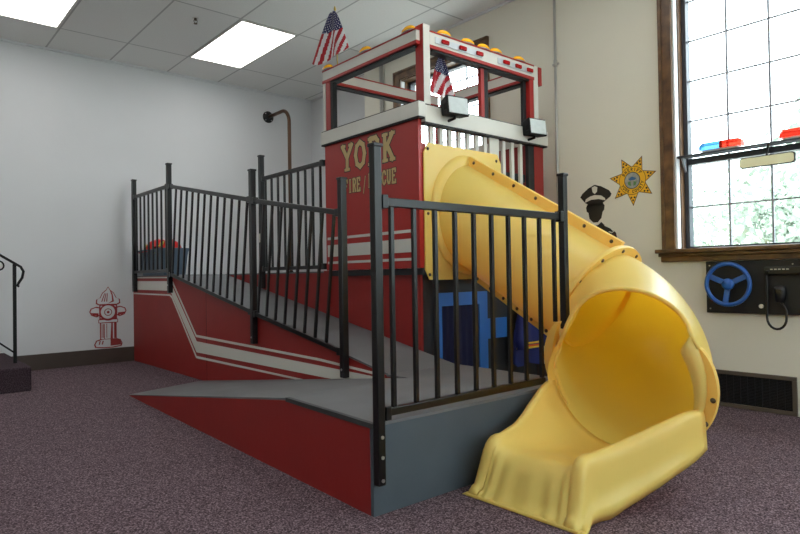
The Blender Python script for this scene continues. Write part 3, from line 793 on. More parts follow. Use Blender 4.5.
# exit trough : loft of cross sections from the ring to the lip
def section(x, yc, w, zrim, zs, zk, circ, flare=0.0, rimr=.026, rib=0.0, xo=0.0):
    """left(+y) skirt bottom -> over rim -> floor -> rim -> right skirt bottom"""
    pts = []
    NI = 30; cz = C2.z+.0; inner = []
    for k in range(NI+1):
        a = math.radians(-16-(180-40)*k/NI)     # from +y side over the bottom to -y side
        pc = Vector((0, math.cos(a)*(r1-.006), math.sin(a)*(r1-.006)))
        cy, cz0 = pc.y+C2.y, pc.z+C2.z
        u = math.cos(math.radians(180*k/NI))      # +1 .. -1
        s_ = k/NI
        # flat bottomed U
        sy = abs(u)**.75*(1 if u > 0 else -1); fy = yc+w*max(-1, min(1, sy*1.0)); v = abs(u)**5
        fz = zs+(zrim-zs)*v
        zz_ = cz0*circ+fz*(1-circ); inner.append(Vector((x-(zz_-C2.z)*.153*min(1, circ*1.2), cy*circ+fy*(1-circ), zz_)))
    L, R_ = inner[0], inner[-1]
    def rim(p, sg):
        return [p+Vector((0, sg*.002, .012)), p+Vector((0, sg*rimr*.6, .022)), p+Vector((0, sg*rimr*1.3, .018)), p+Vector((0, sg*rimr*1.75, 0)), p+Vector((0, sg*rimr*1.85, -.03))]
    lft = rim(L, 1); rgt = rim(R_, -1)
    ol, orr = lft[-1], rgt[-1]
    ll = []; rr = []
    for f in (.35, .62, .70, .80, 1.0):
        g = .014 if f == .70 else (.016 if f == .8 else 0)
        for lst_, o_, sg in ((ll, ol, 1), (rr, orr, -1)):
            z = o_.z+(zk-o_.z)*f; lst_.append(Vector((o_.x, o_.y+sg*(flare*f+g*(1-circ)), z)))
    return ll[::-1]+lft[::-1]+inner+rgt+rr
secs = []
K = 14
def lerp(tab, x):
    for (xa, a), (xb, c_) in zip(tab, tab[1:]):
        if x >= xb: f = (xa-x)/(xa-xb); f = max(0, min(1, f)); return a+(c_-a)*f
    return tab[-1][1]
YL = [(2.49, 1.785), (2.40, 1.745), (2.30, 1.735), (2.20, 1.722), (2.10, 1.712), (2.0, 1.700), (1.8, 1.700)]
YR = [(2.49, 1.120), (2.40, 1.145), (2.30, 1.180), (2.20, 1.215), (2.10, 1.245), (2.0, 1.275), (1.8, 1.285)]
ZR = [(2.49, .365), (2.40, .335), (2.30, .285), (2.20, .252), (2.10, .228), (2.0, .212), (1.8, .21)]
ZS = [(2.49, .102), (2.30, .112), (2.10, .155), (2.0, .172), (1.8, .176)]
ZK = [(2.49, .20), (2.30, .125), (2.15, .045), (2.04, .004), (1.8, .004)]
for i in range(K+1):
    f = i/K; x = C2.x-.012-(C2.x-.012-2.00)*f
    yl, yr = lerp(YL, x), lerp(YR, x); circ_ = max(0, 1-f*1.3)**1.5
    secs.append(section(x, (yl+yr)/2, (yl-yr)/2-.022, lerp(ZR, x), lerp(ZS, x), lerp(ZK, x), circ_, flare=.004+.012*f, rimr=.012+.012*min(1, f*2)))
for x, zr_, zs, w in ((1.975, .212, .172, .192), (1.950, .208, .164, .192), (1.932, .196, .148, .193), (1.918, .170, .122, .195), (1.905, .130, .092, .198), (1.888, .078, .052, .203), (1.872, .034, .018, .208), (1.852, .022, .008, .212), (1.842, .012, .004, .212)):
    secs.append(section(x, 1.492, w-.008, zr_, zs, .004, 0, flare=.014, rimr=.028))
secs.append([Vector((p.x-.003, p.y, .001)) for p in secs[-1]])
# corrugation of the front apron
for si in range(K+3, K+9):
    s_ = secs[si]
    for j in range(14, len(s_)-14):
        ph = (j-14)/(len(s_)-28); s_[j].x -= .014*(0.5-0.5*math.cos(ph*2*PI*5))*min(1, (si-K-2)/3)
b = B(); b.grid([[tuple(p) for p in s_] for s_ in secs]); tr = obj('exit_trough', b, 'yellow', sl, solid=.008)
b = B().prism([(1.856, 1.222, .001), (1.832, 1.225, .001), (1.832, 1.760, .001), (1.856, 1.762, .001)], (0, 0, .012)); obj('foot_flange', b, 'yellow', sl, bevel=.004)

# ------------------------------------------------------------------ jacket on hook under the tower
t = thing('firefighter_jacket', 'blue child size jacket with yellow reflective tape hanging under the slide', 'jacket', (3.80, 2.93, .2))
b = B(); rows = []
for i in range(15):
    f = i/14; z = .66-.44*f; w = .05+.11*min(1, f*2.2)+.02*f; 
    rows.append([(3.775+w*math.cos(k*2*PI/22)*(1+.06*math.sin(3*k)), 2.925+.032*math.sin(k*2*PI/22)*(1+.35*math.cos(k*1.7)), z+.012*math.sin(k*1.3)*f) for k in range(22)])
b.grid(rows, closed=True); jb = obj('jacket_body', b, 'jacket', t, smooth=True)
for sx, dx in ((-1, -.13), (1, .17)):
    b = B().tube([(3.775+sx*.06, 2.925, .62), (3.775+dx*.75, 2.915, .52), (3.775+dx, 2.905, .40), (3.775+dx*.98, 2.90, .34)], [.04, .045, .045, .04], 12); s_ = obj('sleeve', b, 'jacket', t, smooth=True)
for z0, m in ((.372, 'reflect'), (.352, 'orange'), (.338, 'reflect')):
    b = B(); b.grid([[(3.775+.178*math.cos(a), 2.925+.040*math.sin(a)-.004, z) for a in [PI+.35+k*(PI-.7)/12 for k in range(13)]] for z in (z0, z0+.014)]); obj('reflective_tape', b, m, jb, solid=.002)
b = B().tube([(3.775, 2.974, .70), (3.775, 2.93, .69), (3.775, 2.925, .655)], .006, 8); obj('hanging_loop', b, 'jacket', t)

# ------------------------------------------------------------------ toy bin with helmets
zb = ZT2+.0005
t = thing('storage_bin', 'slate blue plastic tub on the far landing behind the black railing', 'bin', (2.40, 6.68, zb))
bx0, bx1, by0, by1 = 2.255, 2.54, 6.33, 7.10
def rrect(x0, x1, y0, y1, z, r=.04, m=4):
    o_ = []
    for cx, cy, a0 in ((x1-r, y1-r, 0), (x0+r, y1-r, 90), (x0+r, y0+r, 180), (x1-r, y0+r, 270)):
        for k in range(m+1): a = math.radians(a0+k*90/m); o_.append((cx+r*math.cos(a), cy+r*math.sin(a), z))
    return o_
b = B(); rows = [rrect(bx0+.03, bx1-.03, by0+.03, by1-.03, zb), rrect(bx0+.012, bx1-.012, by0+.012, by1-.012, zb+.20), rrect(bx0, bx1, by0, by1, zb+.27), rrect(bx0+.010, bx1-.010, by0+.010, by1-.010, zb+.27), rrect(bx0+.04, bx1-.04, by0+.04, by1-.04, zb+.01)]
vs = b.grid(rows, closed=True, smooth=False); b.bm.faces.new(vs[0][::-1]); b.bm.faces.new(vs[-1]); obj('tub', b, 'bin', t)
b = B(); rows = [rrect(bx0-.012, bx1+.012, by0-.012, by1+.012, zb+.255), rrect(bx0-.014, bx1+.014, by0-.014, by1+.014, zb+.275), rrect(bx0-.002, bx1+.002, by0-.002, by1+.002, zb+.279), rrect(bx0, bx1, by0, by1, zb+.255)]
b.grid(rows, closed=True, smooth=False); obj('tub_rim', b, 'bin', t)
def helmet(x, y, z, lab, mat, tilt, s=1.0, rz=0):
    q = thing('toy_fire_helmet', lab, 'toy helmet', (x, y, z), 'toy helmets in the tub')
    b = B(); rows = []; n = 20
    for h, r in ((0, .15), (.006, .15), (.012, .105), (.05, .100), (.085, .080), (.105, .045), (.112, .004)):
        rows.append([(r*s*math.cos(k*2*PI/n)*(1.18 if h < .01 else 1.05), r*s*math.sin(k*2*PI/n)*.92, h*s) for k in range(n)])
    b.grid(rows, closed=True); Rm = Matrix.Translation((x, y, z)) @ Matrix.Rotation(rz, 4, 'Z') @ Matrix.Rotation(tilt, 4, 'Y')
    bmesh.ops.transform(b.bm, matrix=Rm, verts=b.bm.verts); obj('helmet_shell', b, mat, q, solid=.004)
    b = B().beam((-.10*s, 0, .055*s), (.0, 0, .118*s), .014, .010); b.beam((0, 0, .118*s), (.10*s, 0, .055*s), .014, .010)
    bmesh.ops.transform(b.bm, matrix=Rm, verts=b.bm.verts); obj('helmet_crest', b, mat, q)
    b = B().prism([(.108*s, -.03*s, .02*s), (.108*s, .03*s, .02*s), (.100*s, .03*s, .075*s), (.100*s, -.03*s, .075*s)], (.006, 0, 0))
    bmesh.ops.transform(b.bm, matrix=Rm, verts=b.bm.verts); o_ = obj('helmet_shield', b, 'helmetyel' if mat == 'helmetred' else 'inkwhite', q)
helmet(2.40, 6.86, zb+.262, 'red toy fire helmet, leftmost on top of the blue tub', 'helmetred', .10, 1.18, 2.6)
helmet(2.40, 6.52, zb+.252, 'red toy fire helmet at the right end of the blue tub', 'helmetred', -.22, 1.05, 3.3)
helmet(2.36, 6.60, zb+.262, 'lime toy helmet between the two red helmets in the tub', 'helmetyel', .3, .6, 3.0)

# ------------------------------------------------------------------ pole
t = thing('fire_pole', 'brown pipe bolted high on the grey wall and dropping straight to the walkway', 'pole', (3.92, 6.9, .94))
b = B().lathe((3.92, WY-.0005, 2.975), (0, -1, 0), [(.075, 0), (.075, .010), (.045, .016), (.036, .035), (0, .036)], 24); fo = obj('wall_flange', b, 'blackpaint', t)
b = B()
for k in range(4): a = PI/4+k*PI/2; b.disc((3.92+.058*math.cos(a), WY-.0108, 2.975+.058*math.sin(a)), (0, -1, 0), .009, .006, 8)
obj('flange_bolt', b, 'steel', fo)
path = [(3.92, WY-.03, 2.975), (3.92, 6.80, 2.975)]
for k in range(1, 9): a = k*PI/16; path.append((3.92, 6.80-.17*math.sin(a), 2.975-.17*(1-math.cos(a))))
path.append((3.92, 6.63, .9505)); b = B().tube(path, .022, 14); obj('pole_pipe', b, 'pole', t, smooth=True)
b = B().lathe((3.92, 6.63, .9405), (0, 0, 1), [(.06, 0), (.06, .010), (.03, .014), (.024, .03)], 20); obj('floor_flange', b, 'blackpaint', t)

# conduits on the wall
t = thing('conduit', 'thin vertical pipe with a coupling on the wall right of the tower', 'pipe', (WX-.012, 2.985, 0), 'vertical conduits on the window wall')
b = B().tube([(WX-.013, 2.985, .14), (WX-.013, 2.985, CZ-.021)], .011, 10); obj('pipe', b, 'galv', t)
b = B().tube([(WX-.013, 2.985, 2.585), (WX-.013, 2.985, 2.64)], .015, 10); b.box(WX-.012, WX-.001, 2.955, 3.015, 2.60, 2.615); obj('coupling', b, 'galv', t)
t = thing('conduit', 'thin vertical pipe seen through the tower frame, left of the far window', 'pipe', (WX-.012, 5.30, 0), 'vertical conduits on the window wall')
b = B().tube([(WX-.026, 5.23, .95), (WX-.026, 5.23, CZ-.021)], .024, 10); obj('pipe', b, 'galv', t)
b = B().tube([(WX-.026, 5.23, 2.55), (WX-.026, 5.23, 2.60)], .0255, 10); obj('coupling', b, 'galv', t)

# ------------------------------------------------------------------ flags
def flag(par, top, W, L, ax, lobes, tilt=0.0, Ltop=.03, seed=0):
    """limp flag: hoist gathered at the top, stripes run downwards. ax = unit vector of width"""
    nu, nv = 40, 44; ax = Vector(ax); nrm_ = ax.cross(Vector((0, 0, 1)))
    b = B(); rows = []
    for i in range(nu+1):
        u = i/nu; row = []
        for j in range(nv+1):
            v = j/nv
            w = Ltop+(W-Ltop)*(u**.75)
            fold = math.sin(v*PI*2*lobes+.6)*.022*(.25+.75*u)
            zz_ = -L*u*(1-.16*abs(v-.45)*1.2*u)-.02*math.sin(v*PI*2*lobes)*u
            row.append(Vector(top)+ax*((v-.5+.0)*w+tilt*u)+nrm_*fold+Vector((0, 0, zz_)))
        rows.append(row)
    vs = b.grid([[tuple(p) for p in r] for r in rows])
    b.bm.faces.ensure_lookup_table(); k = 0
    for i in range(nu):
        for j in range(nv):
            u = (i+.5)/nu; v = (j+.5)/nv; f = b.bm.faces[k]; k += 1
            if u < .36+.10*v: f.material_index = 2 if not ((i*1.0) % 2 < 1 and (j+(i//2)*2) % 4 == 0) else 1
            else: f.material_index = 0 if int(v*(Ltop+(W-Ltop)*(u**.75))/W*11.0) % 2 == 0 else 1
    return obj('flag_cloth', b, ['flagred', 'flagwhite', 'flagblue'], par, solid=.002)
t = thing('american_flag', 'larger stars and stripes flag standing on the far left corner of the tower', 'flag', (TX0, 3.90, 2.505), 'small american flags')
b = B().tube([(TX0+.018, 3.87, 2.507), (TX0+.005, 3.875, 2.93)], .005, 8); obj('flag_stick', b, 'brass', t)
b = B().lathe((TX0+.005, 3.875, 2.93), (0, 0, 1), [(.004, 0), (.010, .008), (.009, .018), (.002, .038)], 10); obj('finial', b, 'brass', t)
flag(t, (TX0-.02, 3.875, 2.915), .46, .36, (0, -1, 0), 1.5, tilt=-.04, Ltop=.05)
t = thing('american_flag', 'smaller stars and stripes flag hanging inside the tower frame', 'flag', (2.96, 2.99, 2.12), 'small american flags')
b = B().tube([(2.955, 2.9505, 2.385), (3.005, 3.04, 2.41), (3.005, 3.04, 2.20)], .004, 8); obj('flag_stick', b, 'brass', t)
flag(t, (3.005, 3.04, 2.405), .24, .28, (1, 0, 0), 2.2, Ltop=.04)

# ------------------------------------------------------------------ wall decals
def flat(par, name, pts, mat, x=None, y=None, off=0.0, th=.0008):
    b = B()
    if x is not None: b.prism([(x-off, u, v) for u, v in pts], (-th, 0, 0))
    else: b.prism([(u, y-off, v) for u, v in pts], (0, -th, 0))
    return obj(name, b, mat, par)
def circ(c, r, n=28, a0=0, a1=360, sx=1): return [(c[0]+r*sx*math.cos(math.radians(a0+(a1-a0)*k/n)), c[1]+r*math.sin(math.radians(a0+(a1-a0)*k/n))) for k in range(n if a1-a0 == 360 else n+1)]
# sheriff star : centre y 2.335, z 1.575
sy, sz = 2.340, 1.572
t = thing('sheriff_star_decal', 'yellow seven pointed sheriff star decal on the cream wall beside the window', 'decal', (WX, sy, sz-.18))
def star(R_, ri): 
    o_ = []
    for k in range(14):
        a = -PI/2+.02+k*PI/7; r = R_ if k % 2 == 0 else ri; o_.append((sy-r*math.cos(a), sz+r*math.sin(a)))
    return o_
flat(t, 'star_outline', star(.190, .102), 'inkbrown', x=WX); flat(t, 'star_face', star(.176, .096), 'starY', x=WX, off=.001)
flat(t, 'ring_outline', circ((sy, sz), .106), 'inkbrown', x=WX, off=.002); flat(t, 'ring', circ((sy, sz), .102), 'starY', x=WX, off=.003)
flat(t, 'seal_rim', circ((sy, sz), .063), 'inkblk', x=WX, off=.004); flat(t, 'seal', circ((sy, sz), .058), 'sealgrey', x=WX, off=.005)
flat(t, 'seal_picture', [(sy+.03, sz+.012), (sy-.0, sz+.03), (sy-.035, sz+.012), (sy-.02, sz+.002), (sy+.015, sz+.0)], 'sealblue', x=WX, off=.006)
flat(t, 'seal_picture', [(sy+.035, sz-.01), (sy+.012, sz-.005), (sy+.008, sz-.04), (sy+.03, sz-.03)], 'sealgreen', x=WX, off=.006)
flat(t, 'seal_picture', [(sy-.012, sz-.008), (sy-.035, sz-.012), (sy-.028, sz-.035), (sy-.010, sz-.04)], 'sealgreen', x=WX, off=.006)
for k in range(7):     # three small leaves in every point
    a = -PI/2+.02+k*2*PI/7
    b = B()
    for da, rr_ in ((-.10, .128), (.10, .128), (0, .147)):
        c_ = (sy-rr_*math.cos(a+da), sz+rr_*math.sin(a+da)); b.prism([(WX-.002, u, v) for u, v in circ(c_, .0075, 8)], (-.0008, 0, 0))
    obj('leaf_mark', b, 'inkblk', t)
b = B()
def arcword(txt, a0, a1, r, h, w, top=True):
    n = len(txt)
    for i, ch in enumerate(txt):
        if ch == ' ': continue
        a = math.radians(a0+(a1-a0)*i/(n-1))
        # radial dir in (right, up) with right = -y
        er = (math.cos(a), math.sin(a)); et = (math.sin(a), -math.cos(a)) if top else (-math.sin(a), math.cos(a)); eu = er if top else (-er[0], -er[1])
        rc = r if top else r+h
        def fn(u, v, o_, er=er, et=et, eu=eu, rc=rc):
            R1 = er[0]*rc+et[0]*(u-w/2)+eu[0]*v; U1 = er[1]*rc+et[1]*(u-w/2)+eu[1]*v
            return (WX-.0045-o_, sy-R1, sz+U1)
        glyph(b, ch, fn, w, h, .0045, 0, 0, serif=False)
arcword('SHERIFF', 145, 40, .071, .022, .015)
arcword('YORK COUNTY', 205, 345, .071, .022, .014, top=False)
obj('star_lettering', b, 'inkblk', t)
# officer silhouette
oy, oz = 2.655, 1.375
t = thing('police_officer_decal', 'black police officer silhouette decal with peaked cap on the cream wall', 'decal', (WX, oy, 1.15))
def loc(pts): return [(oy-u*1.12, oz+.022+v*1.12) for u, v in pts]
capP = [(-.115, .085), (-.098, .108), (-.05, .142), (0, .162), (.05, .146), (.11, .112), (.128, .086), (.118, .068), (.075, .040), (.04, .018), (-.03, .018), (-.075, .040)]
flat(t, 'cap', loc(capP), 'inkblk', x=WX)
flat(t, 'face', loc([(-.058, .03), (-.070, .01), (-.066, -.02), (-.052, -.03), (-.045, -.072), (-.015, -.100), (.02, -.100), (.048, -.072), (.058, -.030), (.070, -.018), (.074, .012), (.062, .03)]), 'inkblk', x=WX)
flat(t, 'shoulders', loc([(-.05, -.112), (-.035, -.10), (-.0, -.122), (.045, -.098), (.065, -.118), (.11, -.142), (.155, -.180), (.168, -.25), (.165, -.33), (-.18, -.33), (-.17, -.22), (-.12, -.155)]), 'inkblk', x=WX)
flat(t, 'cap_band', loc([(-.078, .044), (-.070, .068), (-.035, .084), (.0, .090), (.05, .082), (.078, .062), (.082, .046), (.03, .060), (-.03, .060)]), 'inkwhite', x=WX, off=.001)
flat(t, 'cap_badge', loc([(-.022, .145), (.0, .152), (.022, .143), (.018, .112), (.0, .098), (-.016, .112)]), 'inkwhite', x=WX, off=.001)
flat(t, 'collar_line', loc([(-.042, -.104), (-.012, -.116), (.02, -.112), (.045, -.092), (.050, -.098), (.02, -.120), (-.014, -.124), (-.044, -.111)]), 'inkwhite', x=WX, off=.001)
flat(t, 'epaulette_line', loc([(.07, -.128), (.115, -.150), (.135, -.170), (.128, -.176), (.105, -.168), (.10, -.172), (.125, -.182), (.142, -.172), (.118, -.142), (.072, -.122)]), 'inkwhite', x=WX, off=.001)
# hydrant
hx, hz = 1.955, .175
t = thing('fire_hydrant_decal', 'red fire hydrant decal on the grey wall above the brown baseboard', 'decal', (hx, WY, hz))
def HX(pts): return [(hx+u, hz+v) for u, v in pts]
def outl(pts, sname, fill, g=.013, dark=None):
    cu = sum(p[0] for p in pts)/len(pts); cv = sum(p[1] for p in pts)/len(pts)
    ext = max(max(abs(p[0]-cu), abs(p[1]-cv)) for p in pts); k = 1-g/ext
    flat(t, sname+'_outline', HX(pts), 'inkred', y=WY)
    flat(t, sname, HX([(cu+(p[0]-cu)*k, cv+(p[1]-cv)*(1-g/max(.02, max(abs(q[1]-cv) for q in pts)))) for p in pts]), fill, y=WY, off=.001)
outl([(-.135, 0), (-.145, .03), (-.125, .075), (-.06, .095), (.06, .095), (.125, .075), (.145, .03), (.135, .0), (.05, -.012), (-.05, -.012)], 'hydrant_base', 'wall_grey')
outl([(-.085, .075), (-.085, .27), (.085, .27), (.085, .075)], 'hydrant_barrel', 'wall_grey')
outl([(-.10, .26), (-.10, .30), (.10, .30), (.10, .26)], 'barrel_collar', 'wall_grey', g=.007)
outl([(-.09, .30), (-.09, .46), (.09, .46), (.09, .30)], 'hydrant_bonnet_neck', 'wall_grey')
for s_ in (-1, 1): outl([(s_*.08, .34), (s_*.12, .325), (s_*.17, .345), (s_*.19, .385), (s_*.175, .42), (s_*.12, .44), (s_*.08, .43)], 'side_cap', 'wall_grey')
outl([(-.125, .47), (-.12, .515), (-.085, .53), (-.06, .585), (-.02, .62), (0, .655), (.02, .62), (.06, .585), (.085, .53), (.12, .515), (.125, .47), (.10, .455), (-.10, .455)], 'hydrant_cap', 'wall_grey')
flat(t, 'shadow_mark', HX([(.02, .01), (.02, .085), (.03, .26), (.045, .26), (.045, .085), (.125, .07), (.13, .015)]), 'inkred', y=WY, off=.002)
flat(t, 'shadow_mark', HX([(.058, .09), (.058, .26), (.08, .26), (.08, .09)]), 'inkred', y=WY, off=.002)
flat(t, 'shadow_mark', HX([(-.045, .09), (-.045, .25), (-.037, .25), (-.037, .09)]), 'inkred', y=WY, off=.002)
flat(t, 'shadow_mark', HX([(.0, .47), (.06, .49), (.045, .575), (.012, .63), (.035, .56), (.04, .50)]), 'inkred', y=WY, off=.002)
for u in (-.10, -.07, .105): flat(t, 'shadow_mark', HX([(u, .03), (u+.01, .07), (u+.022, .07), (u+.012, .03)]), 'inkred', y=WY, off=.002)
for u in (-.068, -.02, -.055): flat(t, 'shadow_mark', HX([(u, .10), (u, .25), (u+.007, .25), (u+.007, .10)]), 'inkred', y=WY, off=.002)
for u in (-.07, -.045, -.02): flat(t, 'shadow_mark', HX([(u, .49), (u*.55, .58), (u*.55+.008, .58), (u+.010, .49)]), 'inkred', y=WY, off=.002)
flat(t, 'shadow_mark', HX([(.03, .305), (.088, .305), (.088, .335), (.06, .32)]), 'inkred', y=WY, off=.002)
for s_ in (-1, 1): flat(t, 'shadow_mark', HX([(s_*.095, .34), (s_*.15, .345), (s_*.18, .375), (s_*.15, .372), (s_*.10, .368)]), 'inkred', y=WY, off=.002)
flat(t, 'front_outlet_outline', HX([(u, v) for u, v in circ((0, .375), .092)]), 'inkred', y=WY, off=.003)
flat(t, 'front_outlet', HX(circ((-.004, .378), .072)), 'wall_grey', y=WY, off=.004)
flat(t, 'front_outlet_ring', HX(circ((-.002, .376), .040)), 'inkred', y=WY, off=.005)
flat(t, 'front_outlet_face', HX(circ((-.002, .376), .032)), 'wall_grey', y=WY, off=.006)
flat(t, 'outlet_nut', HX(circ((-.002, .376), .016, 5)), 'inkred', y=WY, off=.007)

# ------------------------------------------------------------------ driving panel
t = thing('dashboard_panel', 'black board under the window sill that carries the play controls', 'panel', (WX-.02, 1.33, .618))
b = B().box(WX-.026, WX-.0005, .86, 1.815, .618, .958); obj('board', b, 'blackpaint', t, bevel=.003)
b = B().disc((WX-.0265, 1.478, .668), (-1, 0, 0), .013, .012, 14); o = obj('push_button', b, 'inkwhite', t); o['label'] = 'small cream push button'
b = B()
for yy, z in ((1.79, .93), (1.79, .645), (1.30, .93)): b.disc((WX-.0265, yy, z), (-1, 0, 0), .005, .002, 8)
obj('screw', b, 'steel', t)
t = thing('steering_wheel', 'blue three spoke toy steering wheel mounted on the black board', 'steering wheel', (WX-.08, 1.68, .66))
wc = Vector((WX-.085, 1.655, .807))
b = B().ring(wc, (-1, 0, 0), .132, .0135, 40, 10); obj('wheel_rim', b, 'blueplastic', t, smooth=True)
b = B().lathe(wc+Vector((.012, 0, 0)), (-1, 0, 0), [(.0, -.004), (.036, -.004), (.038, .012), (.030, .022), (0, .024)], 24); obj('wheel_hub', b, 'blueplastic', t, smooth=True)
for a in (155, 25, 262):
    e = Vector((0, -math.cos(math.radians(a)), math.sin(math.radians(a)))); b = B().beam(wc+Vector((.006, 0, 0))+e*.028, wc+e*.128, .034, .010, up=(1, 0, 0)); obj('wheel_spoke', b, 'blueplastic', t, bevel=.003)
b = B().tube([wc+Vector((.016, 0, 0)), (WX-.0265, wc.y, wc.z)], .016, 14); obj('steering_column', b, 'blueplastic', t)
t = thing('two_way_radio', 'black two way radio with small lit marks mounted near the top of the board', 'radio', (WX-.05, 1.35, .865))
b = B().box(WX-.058, WX-.0265, 1.235, 1.447, .868, .915); ro = obj('radio_case', b, 'radio', t, bevel=.005)
b = B()
for k in range(5): b.box(WX-.0595, WX-.0582, 1.40-.022*k, 1.414-.022*k, .896, .902)
obj('radio_markings', b, 'inkwhite', ro)
b = B().lathe((WX-.0582, 1.428, .886), (-1, 0, 0), [(.010, 0), (.010, .010), (0, .011)], 12); obj('radio_knob', b, 'radio', ro)
t = thing('radio_microphone', 'black hand microphone with a curled cord hanging below the board', 'microphone', (WX-.05, 1.36, .50))
b = B(); rows = []
for dz, ry, rx in ((-.052, .010, .010), (-.048, .022, .014), (-.015, .028, .017), (.02, .033, .020), (.045, .030, .018), (.052, .012, .010)):
    rows.append([(WX-.048+rx*math.cos(k*2*PI/16), 1.368+ry*math.sin(k*2*PI/16), .745+dz) for k in range(16)])
vs = b.grid(rows, closed=True); b.bm.faces.new(vs[0][::-1]); b.bm.faces.new(vs[-1]); mo = obj('microphone_body', b, 'radio', t)
b = B()
for k in range(3): b.box(WX-.0685, WX-.0665, 1.352, 1.384, .752+.009*k, .756+.009*k)
obj('microphone_grille', b, 'bolt', mo)
path = [(WX-.045, 1.438, .870), (WX-.045, 1.440, .78), (WX-.045, 1.442, .66)]
for k in range(0, 11): a = PI+k*PI/10; path.append((WX-.045, 1.385-.055*math.cos(a), .605+.075*math.sin(a)))
path += [(WX-.045, 1.333, .640), (WX-.047, 1.345, .67), (WX-.048, 1.360, .6935)]
path[3:14] = [(WX-.045, 1.388+.054*math.cos(k*PI/10), .60-.070*math.sin(k*PI/10)) for k in range(11)]
b = B().tube(path, .0075, 8); obj('microphone_cord', b, 'radio', t, smooth=True)

# return air vent
t = thing('wall_vent', 'taupe framed dark air grille at the foot of the window wall', 'vent', (WX-.01, 1.545, .003))
b = B(); v0, v1 = 1.298, 1.815
b.box(WX-.018, WX-.0005, v0, v1, .215, .240); b.box(WX-.018, WX-.0005, v0, v1, .003, .028); b.box(WX-.018, WX-.0005, v0, v0+.024, .028, .215); b.box(WX-.018, WX-.0005, v1-.024, v1, .028, .215)
obj('vent_frame', b, 'ventframe', t, bevel=.002)
b = B().box(WX-.003, WX-.0005, v0+.024, v1-.024, .028, .215); obj('vent_back', b, 'blackpaint', t)
b = B()
for k in range(1, 11): yy = v0+.024+(v1-v0-.048)*k/11; b.box(WX-.014, WX-.010, yy-.0015, yy+.0015, .028, .215)
for k in range(1, 20): z = .028+.187*k/20; b.box(WX-.010, WX-.006, v0+.024, v1-.024, z-.0008, z+.0008)
obj('vent_louvers', b, 'darkwall', t)

# ------------------------------------------------------------------ carpeted steps with handrail (left edge)
t = thing('carpeted_steps', 'dark carpeted step block against the grey wall at the left edge', 'steps', (.2, 6.5, 0))
b = B().prism([(1.0, 5.84, 0), (1.0, 5.84, .20), (.62, 5.84, .20), (.62, 5.84, .40), (.30, 5.84, .40), (.30, 5.84, .60), (-.6, 5.84, .60), (-.6, 5.84, 0)], (0, 7.158-5.84, 0)); obj('step_block', b, 'carpetdark', t, bevel=.012)
t = thing('stair_handrail', 'black iron handrail with scrolled end standing on the carpeted step', 'handrail', (.94, 6.19, .20))
hy = 6.19
b = B().box(.925, .951, hy-.013, hy+.013, .201, 1.05); obj('newel_post', b, 'handle', t, bevel=.002)
path = [(-.2, hy, 1.90), (.6, hy, 1.295), (.83, hy, 1.128), (.938, hy, 1.056), (.985, hy, 1.025), (1.005, hy, .985), (.995, hy, .93), (.968, hy, .885), (.960, hy, .862), (.972, hy, .855)]
b = B().tube(path, .011, 10); obj('hand_rail', b, 'handle', t, smooth=True)
b = B().beam((.938, hy, .285), (.83, hy, .376), .022, .014); b.beam((.84, hy, .368), (-.2, hy, 1.20), .022, .014); obj('lower_rail', b, 'handle', t)
sp_ = [(.83, hy, 1.11)]
for k in range(14): a = -.9+k*.42; r = .045-.0022*k; sp_.append((.825+r*math.cos(a), hy, 1.025+r*math.sin(a)))
b = B().tube([(.79+.0, hy, 1.145)]+[(.822+(.048-.0022*k)*math.cos(1.8-k*.42), hy, 1.030+(.048-.0022*k)*math.sin(1.8-k*.42)) for k in range(14)], .007, 8); obj('scroll', b, 'handle', t, smooth=True)
b = B().box(.30, .326, hy-.013, hy+.013, .601, 1.52); obj('newel_post', b, 'handle', t)

# ------------------------------------------------------------------ outdoors
b = B().box(4.9, 60, -40, 40, -1.2, -1.0); struct('ground', b, 'bounceground')
def tree(x, y, h, r, mat, label, seed):
    rnd = random.Random(seed); t = thing('tree', label, 'tree', (x, y, -1.0), 'trees outside the windows')
    b = B().tube([(x, y, -1.0), (x+.1, y, h*.3), (x, y+.1, h*.62)], [.22, .16, .08], 10); obj('trunk', b, 'trunk', t)
    b = B(); cl = [(Vector((x, y, h*.62))+Vector((rnd.gauss(0, r*.45), rnd.gauss(0, r*.45), rnd.gauss(0, h*.17)))) for _ in range(26)]
    for _ in range(5200):
        c_ = rnd.choice(cl); d = Vector((rnd.gauss(0, 1), rnd.gauss(0, 1), rnd.gauss(0, 1))).normalized()*rnd.uniform(.25, .62)*r*.5
        p = c_+d; n_ = Vector((rnd.gauss(0, 1), rnd.gauss(0, 1), rnd.gauss(0, 1)+.8)).normalized(); a_ = n_.orthogonal().normalized(); bb_ = n_.cross(a_); s_ = rnd.uniform(.05, .10)
        b.bm.faces.new([b.bm.verts.new(p+a_*s_), b.bm.verts.new(p+bb_*s_*.5), b.bm.verts.new(p-a_*s_), b.bm.verts.new(p-bb_*s_*.5)])
    obj('foliage', b, mat, t)
tree(10.5, 2.9, 2.8, 1.9, 'leafA', 'pale leafy tree outside the window, behind its left panes', 1)
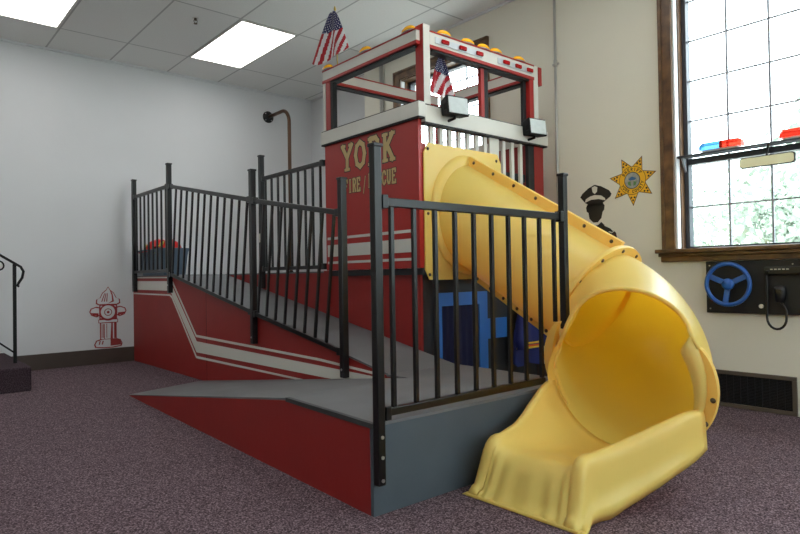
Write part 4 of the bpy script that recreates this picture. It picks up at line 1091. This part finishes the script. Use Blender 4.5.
tree(9.6, .2, 3.3, 1.9, 'leafB', 'leafy tree outside the window, behind its right panes', 2)
tree(14.5, -3.6, 4.0, 2.4, 'leafA', 'leafy tree beyond the right edge of the window', 3)
tree(15.0, 7.4, 3.0, 2.2, 'leafB', 'leafy tree standing left of the window outside', 4)
tree(13.0, 14.0, 2.6, 2.2, 'leafA', 'leafy tree outside the far window', 5)

# ------------------------------------------------------------------ world, light
w = bpy.data.worlds.new('overcast_sky'); sc.world = w; w.use_nodes = True
N, L = w.node_tree.nodes, w.node_tree.links
bg_ = N['Background']
tc = N.new('ShaderNodeTexCoord'); sp2 = N.new('ShaderNodeSeparateXYZ'); cr = N.new('ShaderNodeValToRGB')
cr.color_ramp.elements[0].position = 0; cr.color_ramp.elements[0].color = (.62, .70, .72, 1)
cr.color_ramp.elements[1].position = .6; cr.color_ramp.elements[1].color = (.86, .93, 1, 1)
L.new(tc.outputs['Generated'], sp2.inputs[0]); L.new(sp2.outputs['Z'], cr.inputs[0]); L.new(cr.outputs[0], bg_.inputs[0]); bg_.inputs[1].default_value = 9.0

# ------------------------------------------------------------------ camera
f_px, yaw, pit, rol, H = 618.15, .8626, .0132, -.0162, .9
fw = Vector((math.cos(yaw)*math.cos(pit), math.sin(yaw)*math.cos(pit), math.sin(pit)))
rt = Vector((math.sin(yaw), -math.cos(yaw), 0)); up = rt.cross(fw)
rt2 = rt*math.cos(rol)+up*math.sin(rol); up2 = -rt*math.sin(rol)+up*math.cos(rol)
cam = bpy.data.cameras.new('camera'); co = bpy.data.objects.new('camera', cam); C.objects.link(co)
mt = Matrix((rt2, up2, -fw)).transposed().to_4x4(); mt.translation = (0, 0, H); co.matrix_world = mt
cam.sensor_width = 36; cam.lens = 36*f_px/800; cam.clip_start = .05; cam.clip_end = 200
sc.camera = co
sc.view_settings.view_transform = 'Standard'; sc.view_settings.look = 'None'; sc.view_settings.exposure = 0.45; sc.view_settings.gamma = 1
sc.view_settings.use_curve_mapping = False
sc.cycles.diffuse_bounces = 8
